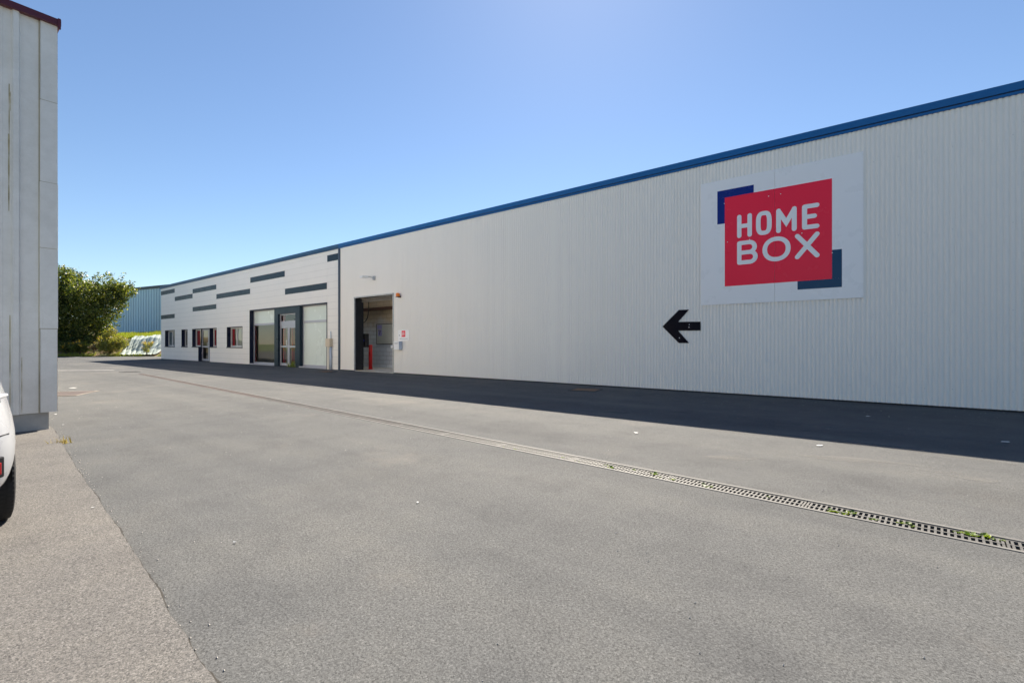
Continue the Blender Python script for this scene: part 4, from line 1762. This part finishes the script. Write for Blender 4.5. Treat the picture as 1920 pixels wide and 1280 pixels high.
bl = []
for (px, py, dy, r, sq) in ((112, 536, 0.5, 2.2, 1.0), (92, 560, 0, 2.9, 1.0), (138, 548, 1, 2.1, .95), (165, 552, 0, 1.9, .9), (190, 553, .5, 1.7, .9), (213, 546, 0, 1.3, .9),
                            (226, 543, .3, 0.85, .9), (222, 566, 0, 1.1, .9), (205, 580, 0, 1.35, .9), (180, 590, 0, 1.9, .9), (150, 592, .5, 2.3, .95), (140, 645, -.4, 1.5, .7), (112, 642, -.3, 1.6, .75), (172, 640, -.2, 1.2, .7), (115, 598, 0, 2.4, .9),
                            (60, 600, 0.5, 3.2, .9), (165, 620, 0.2, 1.7, .8), (128, 628, 0, 2.0, .75), (90, 626, 0, 2.2, .8), (190, 612, .6, 1.2, .8), (120, 515, 1.0, 1.2, .9), (230, 556, 0, .6, .9)):
    bl.append((pt3(px, py, YT + dy) - base, r, sq))
mb = MB()
pk = blob_picker(bl, .5)
leaves(mb, 40000, pk, 0.215, aspect=.55)
# loose sprigs breaking the outline
for _ in range(210):
    c, rad, sq = rnd.choice(bl)
    d = Vector((rnd.gauss(0, 1), rnd.gauss(0, 1), abs(rnd.gauss(.5, .8))))
    d.normalize()
    st_ = c + d * rad * .85
    L = rnd.uniform(.35, .95)
    e = d * L + Vector((0, 0, .25 * L))

    def pks():
        t = rnd.random()
        return st_ + e * t + Vector((rnd.gauss(0, .10), rnd.gauss(0, .10), rnd.gauss(0, .10))), d
    leaves(mb, 28, pks, 0.20, aspect=.5)
mb.build('crown', M['leaf_tree'], tr, fixn=False)
mb = MB()
for k in range(5):
    e = bl[(k * 4 + 1) % len(bl)][0]
    b0 = Vector((rnd.uniform(-.6, .6), rnd.uniform(-.4, .4), -.2))
    mb.tube([b0, b0.lerp(e, .35) + Vector((0, 0, .5)), b0.lerp(e, .7) + Vector((.1, .1, .3)), e], [.17, .12, .08, .03], 7)
mb.build('trunk', M['bark'], tr, smooth=True)


def shrub(name, label, cat, base, blobs, n, size, mat, bloss=0, bsize=.09, stems=6, group=None):
    r = empty(name, label, cat, tuple(base), group=group)
    mb = MB()
    leaves(mb, n, blob_picker(blobs, .35), size, aspect=.45)
    mb.build('foliage', mat, r, fixn=False)
    if bloss:
        mb = MB()

        def pb():
            c, rad, sq = rnd.choice(blobs)
            d = Vector((rnd.gauss(0, 1), rnd.gauss(0, 1), abs(rnd.gauss(.6, .7))))
            d.normalize()
            p = c + Vector((d.x * rad, d.y * rad, d.z * rad * sq)) * rnd.uniform(.8, 1.15)
            return p, d
        for _ in range(bloss):
            c, d = pb()
            leaves(mb, 5, lambda: (c + Vector((rnd.gauss(0, .05), rnd.gauss(0, .05), rnd.gauss(0, .05))), d), bsize, aspect=.8)
        mb.build('blossoms', M['blossom'], r, fixn=False)
    mb = MB()
    for _ in range(stems):
        c, rad, sq = rnd.choice(blobs)
        e = c + Vector((rnd.gauss(0, rad * .5), rnd.gauss(0, rad * .5), rad * .6))
        mb.tube([(rnd.gauss(0, .08), rnd.gauss(0, .08), -.1), tuple(e * .5 + Vector((0, 0, .1))), tuple(e)], [.02, .014, .006], 5)
    mb.build('stems', M['bark'], r)
    return r


b0 = tree_at(207, 0.9)
V = Vector
shrub('flowering_shrub', 'straggly yellow flowering shrub between the bushy tree and the tarpaulin', 'shrub', b0,
      [(pt3(205, 634, 46) - b0, .85, .9), (pt3(214, 646, 45.8) - b0, 1.0, .8), (pt3(198, 650, 46) - b0, .9, .8), (pt3(222, 640, 45.6) - b0, .7, .9), (pt3(209, 622, 46.2) - b0, .55, 1.0),
       (pt3(230, 644, 45.6) - b0, .5, .9), (pt3(193, 640, 46.3) - b0, .5, 1)],
      4600, .17, M['leaf_shrub'], 30, .085, 14)
b0 = tree_at(276, 0.35)
shrub('ragwort', 'thin yellow ragwort growing in front of the tarpaulin', 'plant', b0,
      [(pt3(274, 655, 45.6) - b0, .38, 1.0), (pt3(279, 648, 45.6) - b0, .3, 1.0), (pt3(272, 645, 45.7) - b0, .22, 1), (pt3(283, 644, 45.7) - b0, .2, 1)],
      420, .14, M['leaf_shrub'], 16, .085, 6)
b0 = tree_at(125, 0.7)
shrub('flowering_plant', 'low leafy plant with yellow flowers at the foot of the bank beside the shed', 'plant', b0,
      [(pt3(118, 652, 45.8) - b0, .65, .8), (pt3(128, 650, 46) - b0, .6, .8), (pt3(110, 648, 46) - b0, .7, .9)], 1500, .17, M['leaf_low'], 9, .12)
b0 = tree_at(150, 0.7)
shrub('flowering_plant', 'dark low plant with orange-yellow flowers below the bushy tree', 'plant', b0,
      [(pt3(143, 651, 45.8) - b0, .7, .7), (pt3(155, 649, 46) - b0, .65, .8), (pt3(164, 653, 45.9) - b0, .5, .8)], 1700, .17, M['leaf_low'], 14, .14)
b0 = tree_at(176, 0.6)
shrub('dry_plant', 'dry brownish plant on the stones left of the yellow shrub', 'plant', b0,
      [(pt3(174, 651, 45.8) - b0, .45, .7), (pt3(182, 648, 46) - b0, .4, .7)], 500, .15, leaf_mat('dry_leaf', (.16, .13, .07), (.22, .18, .10), (.3, .22, .14), .2), 0)

# blue shed beyond the bank
M['blue_clad'] = pm('blue_cladding', (0.52, 0.74, 0.85), 0.5, var=.07, scale=.5, stretch=(1, 1, .2))
M['blue_seam'] = pm('blue_cladding_seam', (0.17, 0.29, 0.40), 0.6)
A = Vector(at(232, 63.0))
B = Vector(at(325, 57.5))
Lb = Vector(at(170, 76.0))
zb_, zt_ = 1.9, 8.35
bs = empty('blue_shed', 'light blue metal clad shed beyond the earth bank', 'shed', (A.x, A.y, 0))


def clad_face(P, Q, pitch, name, rib=0.07, zt0=None, zt1=None):
    mb, ms = MB(), MB()
    d = (Q - P)
    L = d.length
    d = d / L
    nrm = Vector((d.y, -d.x))
    if nrm.dot(-P) < 0:
        nrm = -nrm
    n = int(L / pitch)
    for i in range(n):
        a = i * L / n
        b_ = (i + 1) * L / n
        pts = [(a, 0), (b_ - rib * 2, 0), (b_ - rib * 1.5, .06), (b_ - rib * .5, .06), (b_, 0)]
        for (x, y), (x2, y2) in zip(pts[:-1], pts[1:]):
            p = P + d * x + nrm * y - A
            q = P + d * x2 + nrm * y2 - A
            za = zt0 + (zt1 - zt0) * x / L
            zc = zt0 + (zt1 - zt0) * x2 / L
            mb.quad((p.x, p.y, zb_), (q.x, q.y, zb_), (q.x, q.y, zc), (p.x, p.y, za))
        # dark joint at each sheet
        p = P + d * (a + .02) + nrm * .01 - A
        q = P + d * (a + .075) + nrm * .01 - A
        za = zt0 + (zt1 - zt0) * a / L
        ms.quad((p.x, p.y, zb_), (q.x, q.y, zb_), (q.x, q.y, za), (p.x, p.y, za))
    o = mb.build(name, M['blue_clad'], bs)
    s_ = ms.build('sheet_joints', M['blue_seam'], o)
    # fascia
    mf = MB()
    p, q = P + nrm * .12 - A, Q + nrm * .12 - A
    e = -nrm * .3
    mf.prism([(p.x, p.y, zt0), (q.x, q.y, zt1), (q.x, q.y, zt1 + .33), (p.x, p.y, zt0 + .33)], (e.x, e.y, 0))
    mf.build('fascia', M['anthracite'], o)


zA = CAM_H + (HZ - 546) * 63.0 / F_PX
zB = CAM_H + (HZ - 540) * 58.8 / F_PX
clad_face(A, B, 0.62, 'front_wall', zt0=zA, zt1=zB)
clad_face(Lb, A, 0.30, 'side_wall', zt0=zA - .1, zt1=zA - .0)
mb = MB()
pA, pB, pL = A, B, Lb
far = Vector((A.x - 4, A.y + 30))
q = [pL - A, pA - A, pB - A, pB + Vector((8, 14)) - A, pL + Vector((8, 22)) - A]
mb.prism([(v_.x, v_.y, 1.0) for v_ in [pL - A + Vector((.3, .3)), Vector((.1, .2)), pB - A + Vector((-.1, .2)), pB + Vector((8, 14)) - A, pL + Vector((8, 22)) - A]], (0, 0, zA - 1.1))
mb.build('roof', M['roof'], bs)

# ------------------------------------------------------------------ small things on the yard
M['paper'] = pm('white_paper', (0.78, 0.78, 0.76), 0.7, var=.05)
scr = [(1537, 836, .045, 'white paper scrap on the sunlit asphalt near the shadow edge'),
       (783, 943, .016, 'tiny white scrap on the asphalt mid-yard'),
       (440, 1018, .012, 'tiny white scrap on the asphalt left of the middle'),
       (1193, 812, .04, 'white scrap lying between the drain and the shadow edge'),
       (137, 727.5, .085, 'flat white sheet on the far yard behind the rusty gully'),
       (1885, 829, .06, 'pale scrap in the wall shadow at the right'),
       (1627, 781, .05, 'pale scrap in the wall shadow below the sign'),
       (104, 777, .03, 'white scrap on the asphalt beside the shed corner'),
       (118, 797, .02, 'small white crumb at the joint by the shed corner'),
       (175, 957, .014, 'white scrap lying on the pale apron')]
for px, py, s, lab in scr:
    p = gnd(px, py)
    mb = MB()
    pts = []
    n = 7
    for k in range(n):
        a = 2 * pi * k / n
        r = s * rnd.uniform(.6, 1.1)
        pts.append((cos(a) * r, sin(a) * r * .55, 0.004 + 0.006 * rnd.random() * (s < .1)))
    c = len(mb.v)
    mb.prism(pts, (0, 0, .002))
    o = mb.build('paper_scrap', M['paper'])
    z = 0.001 + (SLAB_Z if px == 175 else 0)
    o.location = (p[0], p[1], z)
    o.rotation_euler = (0, 0, rnd.uniform(0, 3))
    tag(o, lab, 'paper scrap', 'bits of white litter on the yard')

# weeds in the drain
wpx = [(876, 824), (937, 840), (965, 842), (1044, 855), (1055, 857), (1078, 862), (1086, 866), (1136, 871), (1146, 876), (1168, 873), (1188, 880), (1227, 888), (1236, 893), (1262, 898), (1320, 907), (1330, 911), (1441, 930),
       (1560, 957), (1568, 958), (1583, 962), (1596, 961), (1640, 972), (1688, 979), (1706, 983), (1714, 985), (1796, 996), (1806, 997), (1818, 1001), (1850, 1005), (1876, 1011)]
for k, (px, py) in enumerate(wpx):
    p = V(gnd(px, py)).to_3d()
    t = (p - D0).dot(dd)
    off_ = (p - D0).dot(dn)
    off_ = max(-DW * .7, min(DW * .9, off_))
    p = D0 + dd * t + dn * off_
    r = rnd.uniform(.014, .030) * (1.1 if k > 6 else .8)
    mb = MB()
    for _ in range(rnd.randint(9, 20)):
        a = rnd.uniform(0, 2 * pi)
        L = r * rnd.uniform(.6, 1.5)
        d = Vector((cos(a), sin(a), rnd.uniform(.2, 1.5))).normalized()
        s = Vector((-sin(a), cos(a), 0)) * L * .34
        c0 = Vector((rnd.gauss(0, r * .4), rnd.gauss(0, r * .2), -.01))
        m_ = c0 + d * L * .6
        e = c0 + d * L * 1.05 + Vector((0, 0, -.25 * L))
        mb.quad(tuple(c0), tuple(m_ + s), tuple(e), tuple(m_ - s))
    o = mb.build('weed', M['weed'], fixn=False)
    o.location = (p.x, p.y, 0.0)
    tag(o, 'small green weed sprouting from the drain grating', 'weed', 'weeds growing in the drain')
# tuft at the entrance and dry weeds in the joint
px_, z_ = 548, 0
mb = MB()
for _ in range(60):
    blade((rnd.gauss(0, .13), rnd.gauss(0, .04), 0), rnd.uniform(.12, .36))
o = mb.build('grass_tuft', M['grass'], fixn=False)
o.location = (ws(548), WALL - .03, 0)
tag(o, 'green weed tuft at the foot of the glazed shop entrance', 'weed')
p = gnd(120, 831)
mb = MB()
for _ in range(40):
    blade((rnd.gauss(0, .03), rnd.gauss(0, .05), 0), rnd.uniform(.03, .10))
o = mb.build('dry_tuft', leaf_mat('dry_grass', (.26, .2, .09), (.36, .28, .12), (.45, .36, .18), .2), fixn=False)
o.location = (p[0], p[1], 0)
tag(o, 'dry straw-coloured tuft in the pavement joint near the shed', 'weed')

# loose grit
mb = MB()
for _ in range(1500):
    if rnd.random() < .55:
        p = (rnd.uniform(-24, 4), WALL - abs(rnd.gauss(0, 1.6)) - .1)
    elif rnd.random() < .22:
        i = rnd.randrange(len(fine) - 60)
        p = (fine[i].x + rnd.gauss(0, .05), fine[i].y + abs(rnd.gauss(0, .05)))
    else:
        p = (rnd.uniform(-14, 5), rnd.uniform(0.5, 11))
    if p[1] > WALL - .1:
        continue
    r = rnd.uniform(.002, .006)
    n = len(mb.v)
    z = r * .6
    mb.v += [(p[0] + r, p[1], z), (p[0], p[1] + r, z * .8), (p[0] - r, p[1], z), (p[0], p[1] - r * .8, z), (p[0], p[1], z + r * .8), (p[0], p[1], 0)]
    for f in ((0, 1, 4), (1, 2, 4), (2, 3, 4), (3, 0, 4), (1, 0, 5), (2, 1, 5), (3, 2, 5), (0, 3, 5)):
        mb.f.append(tuple(n + q_ for q_ in f))
        mb.m.append(0)
struct(mb.build('loose_grit', pm('pale_grit', (.45, .42, .38), .9, var=.4, scale=30), fixn=False), 'stuff')

# ------------------------------------------------------------------ parked car, rear to the camera
M['car_paint'] = pm('white_car_paint', (0.47, 0.48, 0.50), 0.22, var=.01, scale=1)
M['car_paint'].node_tree.nodes['Principled BSDF'].inputs['Coat Weight'].default_value = 0.6
M['car_glass'] = pm('tinted_car_glass', (0.015, 0.018, 0.02), 0.05, var=0)
M['tyre'] = pm('tyre_rubber', (0.016, 0.016, 0.017), 0.8, var=.2, scale=20, bump=.2)
M['rim'] = pm('wheel_rim', (0.45, 0.46, 0.48), 0.3, metal=.8, var=.05)
M['tail_red'] = pm('red_lens', (0.30, 0.006, 0.010), 0.12, var=.05)
M['clear_lens'] = pm('clear_lens', (0.72, 0.74, 0.78), 0.08, metal=.2, var=.03)
CR = 0.392                                                # right flank, y (the car points along -x)
CX0 = -3.88                                               # rear bumper face
HALF = 0.87
car = empty('parked_car', 'white hatchback parked on the pale apron in front of the shed', 'car', (CX0, CR - HALF, SLAB_Z))
# local: x negative = forward, y + = right flank
st_car = [  # x, half width low, half width mid, half width belt, z bottom, z mid, z belt, half width top, z top
    (0.06, .50, .60, .54, .29, .55, .78, .40, .86),
    (-0.02, .66, .755, .68, .265, .55, .80, .50, .98),
    (-0.16, .77, .845, .765, .25, .55, .84, .58, 1.22),
    (-0.36, .82, .868, .815, .245, .55, .87, .60, 1.40),
    (-0.70, .83, .870, .840, .27, .55, .89, .60, 1.47),
    (-1.30, .83, .870, .850, .22, .55, .90, .60, 1.50),
    (-2.00, .83, .868, .850, .22, .55, .89, .59, 1.49),
    (-2.55, .83, .868, .845, .22, .55, .88, .57, 1.38),
    (-2.95, .83, .866, .835, .23, .55, .87, .58, 1.10),
    (-3.30, .82, .862, .810, .24, .54, .84, .56, 0.95),
    (-3.70, .78, .82, .74, .25, .52, .78, .50, 0.84),
    (-3.95, .66, .70, .60, .27, .50, .70, .40, 0.74),
    (-4.05, .50, .52, .44, .30, .48, .64, .30, 0.66)]
mb = MB()
K = 13
for (x, wl, wm, wb, zb, zm, zbl, wt, zt) in st_car:
    half = [(0, zb), (wl * .9, zb), (wl, zb + .05), (wm, zm), (wb, zbl), (wt, zt - .04), (0, zt)]
    prof = [(y, z) for y, z in half] + [(-y, z) for y, z in reversed(half[1:-1])]
    for y, z in prof:
        mb.v.append((x, y, z))
K = 12
for i in range(len(st_car) - 1):
    for k in range(K):
        k2 = (k + 1) % K
        mb.f.append((i * K + k, i * K + k2, (i + 1) * K + k2, (i + 1) * K + k))
        mb.m.append(0)
mb.f.append(tuple(range(K)))
mb.f.append(tuple((len(st_car) - 1) * K + k for k in reversed(range(K))))
mb.m += [0, 0]
body = mb.build('body', M['car_paint'], car, smooth=True)
ss = body.modifiers.new('smooth', 'SUBSURF')
ss.levels = ss.render_levels = 2


from mathutils.bvhtree import BVHTree
bpy.context.view_layer.update()
bvh = BVHTree.FromObject(body, bpy.context.evaluated_depsgraph_get())


def patch(name, mat, ax, sgn, corners, par, off=0.004, n=10, th=0.003):
    """a sheet moulded to the body: corners in the two other axes, laid on from side sgn of axis ax"""
    mb = MB()
    o_ax = [i for i in range(3) if i != ax]
    d = Vector((0, 0, 0))
    d[ax] = -sgn
    rows = []
    for j in range(n + 1):
        row = []
        for i in range(n + 1):
            u, v = i / n, j / n
            q = [(corners[0][k] * (1 - u) + corners[1][k] * u) * (1 - v) + (corners[3][k] * (1 - u) + corners[2][k] * u) * v for k in (0, 1)]
            o = Vector((0, 0, 0))
            o[o_ax[0]], o[o_ax[1]] = q
            o[ax] = sgn * 7
            h = bvh.ray_cast(o, d)
            row.append(tuple(h[0] + h[1] * off) if h[0] else None)
        rows.append(row)
    for j in range(n):
        for i in range(n):
            q = (rows[j][i], rows[j][i + 1], rows[j + 1][i + 1], rows[j + 1][i])
            if all(q):
                mb.quad(*q)
    # weld
    seen, idx, vv = {}, [], []
    for v_ in mb.v:
        k = tuple(round(c, 5) for c in v_)
        if k not in seen:
            seen[k] = len(vv)
            vv.append(v_)
        idx.append(seen[k])
    mb.v = vv
    mb.f = [tuple(idx[i] for i in f) for f in mb.f]
    o = mb.build(name, mat, par, smooth=True)
    so_ = o.modifiers.new('thick', 'SOLIDIFY')
    so_.thickness = th
    so_.offset = 0
    return o


for s in (1, -1):
    patch('side_window', M['car_glass'], 1, s, [(-.95, .95), (-1.40, .95), (-1.40, 1.34), (-1.10, 1.34)], car)
    patch('side_window', M['car_glass'], 1, s, [(-1.47, .95), (-2.55, .95), (-2.15, 1.34), (-1.47, 1.34)], car)
    patch('headlight', M['clear_lens'], 0, -1, [(s * .42, .60), (s * .70, .62), (s * .66, .74), (s * .42, .70)], car)
patch('rear_window', M['car_glass'], 0, 1, [(-.52, .98), (.52, .98), (.44, 1.34), (-.44, 1.34)], car)
patch('windscreen', M['car_glass'], 0, -1, [(-.58, 1.02), (.58, 1.02), (.50, 1.36), (-.50, 1.36)], car)
patch('bumper_seam', M['black'], 0, 1, [(-.80, .632), (.80, .632), (.80, .638), (-.80, .638)], car, off=.002, n=40, th=.002)
patch('hatch_handle', M['rim'], 0, 1, [(-.28, .775), (.28, .775), (.28, .80), (-.28, .80)], car, off=.008)


def wheel(x, side):
    w = empty('wheel', '', '', (x, side * (HALF - .112), .305))
    for k in ('label', 'category'):
        del w[k]
    w.parent = car
    mb = MB()
    mb.lathe([(.19, -.095), (.27, -.098), (.292, -.09), (.302, -.075), (.305, -.04), (.305, .04), (.302, .075), (.292, .09), (.27, .098), (.19, .095)], (0, 0, 0), 'y', 48)
    ty = mb.build('tyre', M['tyre'], w, smooth=True)
    mb = MB()
    # tread blocks
    for k in range(60):
        a = 2 * pi * k / 60
        for y0, y1 in ((-.088, -.058), (-.05, -.006), (.006, .05), (.058, .088)):
            off_a = .035 if abs(y0) > .05 else 0
            pts = []
            for (aa, yy) in ((a - .035 + off_a, y0), (a + .035 + off_a, y0), (a + .035 + off_a, y1), (a - .035 + off_a, y1)):
                rr = .3085 if abs(yy) < .08 else .300
                pts.append((rr * cos(aa), yy, rr * sin(aa)))
            mb.poly(pts)
    mb.build('tread', M['tyre'], ty if False else w)
    mb = MB()
    mb.lathe([(0.0, .070 * side), (.05, .075 * side), (.06, .06 * side), (.17, .055 * side), (.19, .09 * side), (.20, .094 * side)], (0, 0, 0), 'y', 30)
    for k in range(5):
        a = 2 * pi * k / 5
        mb.obox((.05 * cos(a), .062 * side, .05 * sin(a)), (.13 * cos(a), 0, .13 * sin(a)), (-.03 * sin(a), 0, .03 * cos(a)), (0, .022 * side, 0))
    mb.build('rim', M['rim'], w, smooth=False)
    return w


for x in (-0.74, -3.26):
    for s in (1, -1):
        wheel(x, s)
        mb = MB()
        n = 20
        for k in range(n):
            a0, a1 = pi * k / n, pi * (k + 1) / n
            for r0, r1, yy in ((.0, .325, HALF - .035),):
                mb.quad((x + r0 * cos(a0), s * yy, .30 + r0 * sin(a0)), (x + r1 * cos(a0), s * yy, .30 + r1 * sin(a0)), (x + r1 * cos(a1), s * yy, .30 + r1 * sin(a1)), (x + r0 * cos(a1), s * yy, .30 + r0 * sin(a1)))
        mb.build('wheel_arch', M['black'], car)
for s in (1, -1):
    mb = MB()
    line = [(.045, .56), (.030, .66), (-.008, .730), (-.058, .778)]
    mb.prism([(x, s * y, .405) for x, y in line] + [(x - .05, s * (y - .06), .405) for x, y in reversed(line)], (0, 0, .12))
    rf_h = bevel(mb.build('reflector_housing', M['black'], car), .01)
    line = [(.038, .60), (.028, .665), (-.004, .726), (-.036, .758)]
    mb = MB()
    mb.prism([(x + .006, s * (y + .006), .425) for x, y in line] + [(x - .04, s * (y - .05), .425) for x, y in reversed(line)], (0, 0, .07))
    bevel(mb.build('reflector', M['tail_red'], rf_h), .006)
    tl = patch('tail_light', M['clear_lens'], 0, 1, [(s * .50, .74), (s * .76, .80), (s * .70, .93), (s * .48, .92)], car, off=.006, th=.012)
    patch('red_lens', M['tail_red'], 0, 1, [(s * .46, .76), (s * .58, .785), (s * .56, .90), (s * .45, .90)], tl, off=.014, th=.008)
    mb = MB()
    mb.tube([(-.03, s * .60, .845), (-.08, s * .700, .850), (-.14, s * .745, .853), (-.24, s * .795, .857)], [.012, .018, .020, .010], 10)
    mb.build('lens_fin', M['clear_lens'], tl, smooth=True)
patch('number_plate', M['white_plastic'], 0, 1, [(-.26, .655), (.26, .655), (.26, .755), (-.26, .755)], car, off=.008)
mb = MB()
mb.box(-.05, .062, -.52, .52, .265, .31)
bevel(mb.build('rear_valance', M['black'], car), .01)
for s in (1, -1):
    mb = MB()
    mb.obox((-2.35, s * .80, .91), (-.24, 0, 0), (0, s * .07, .01), (0, 0, .13))
    bevel(mb.build('mirror', M['car_paint'], car), .03, 3)
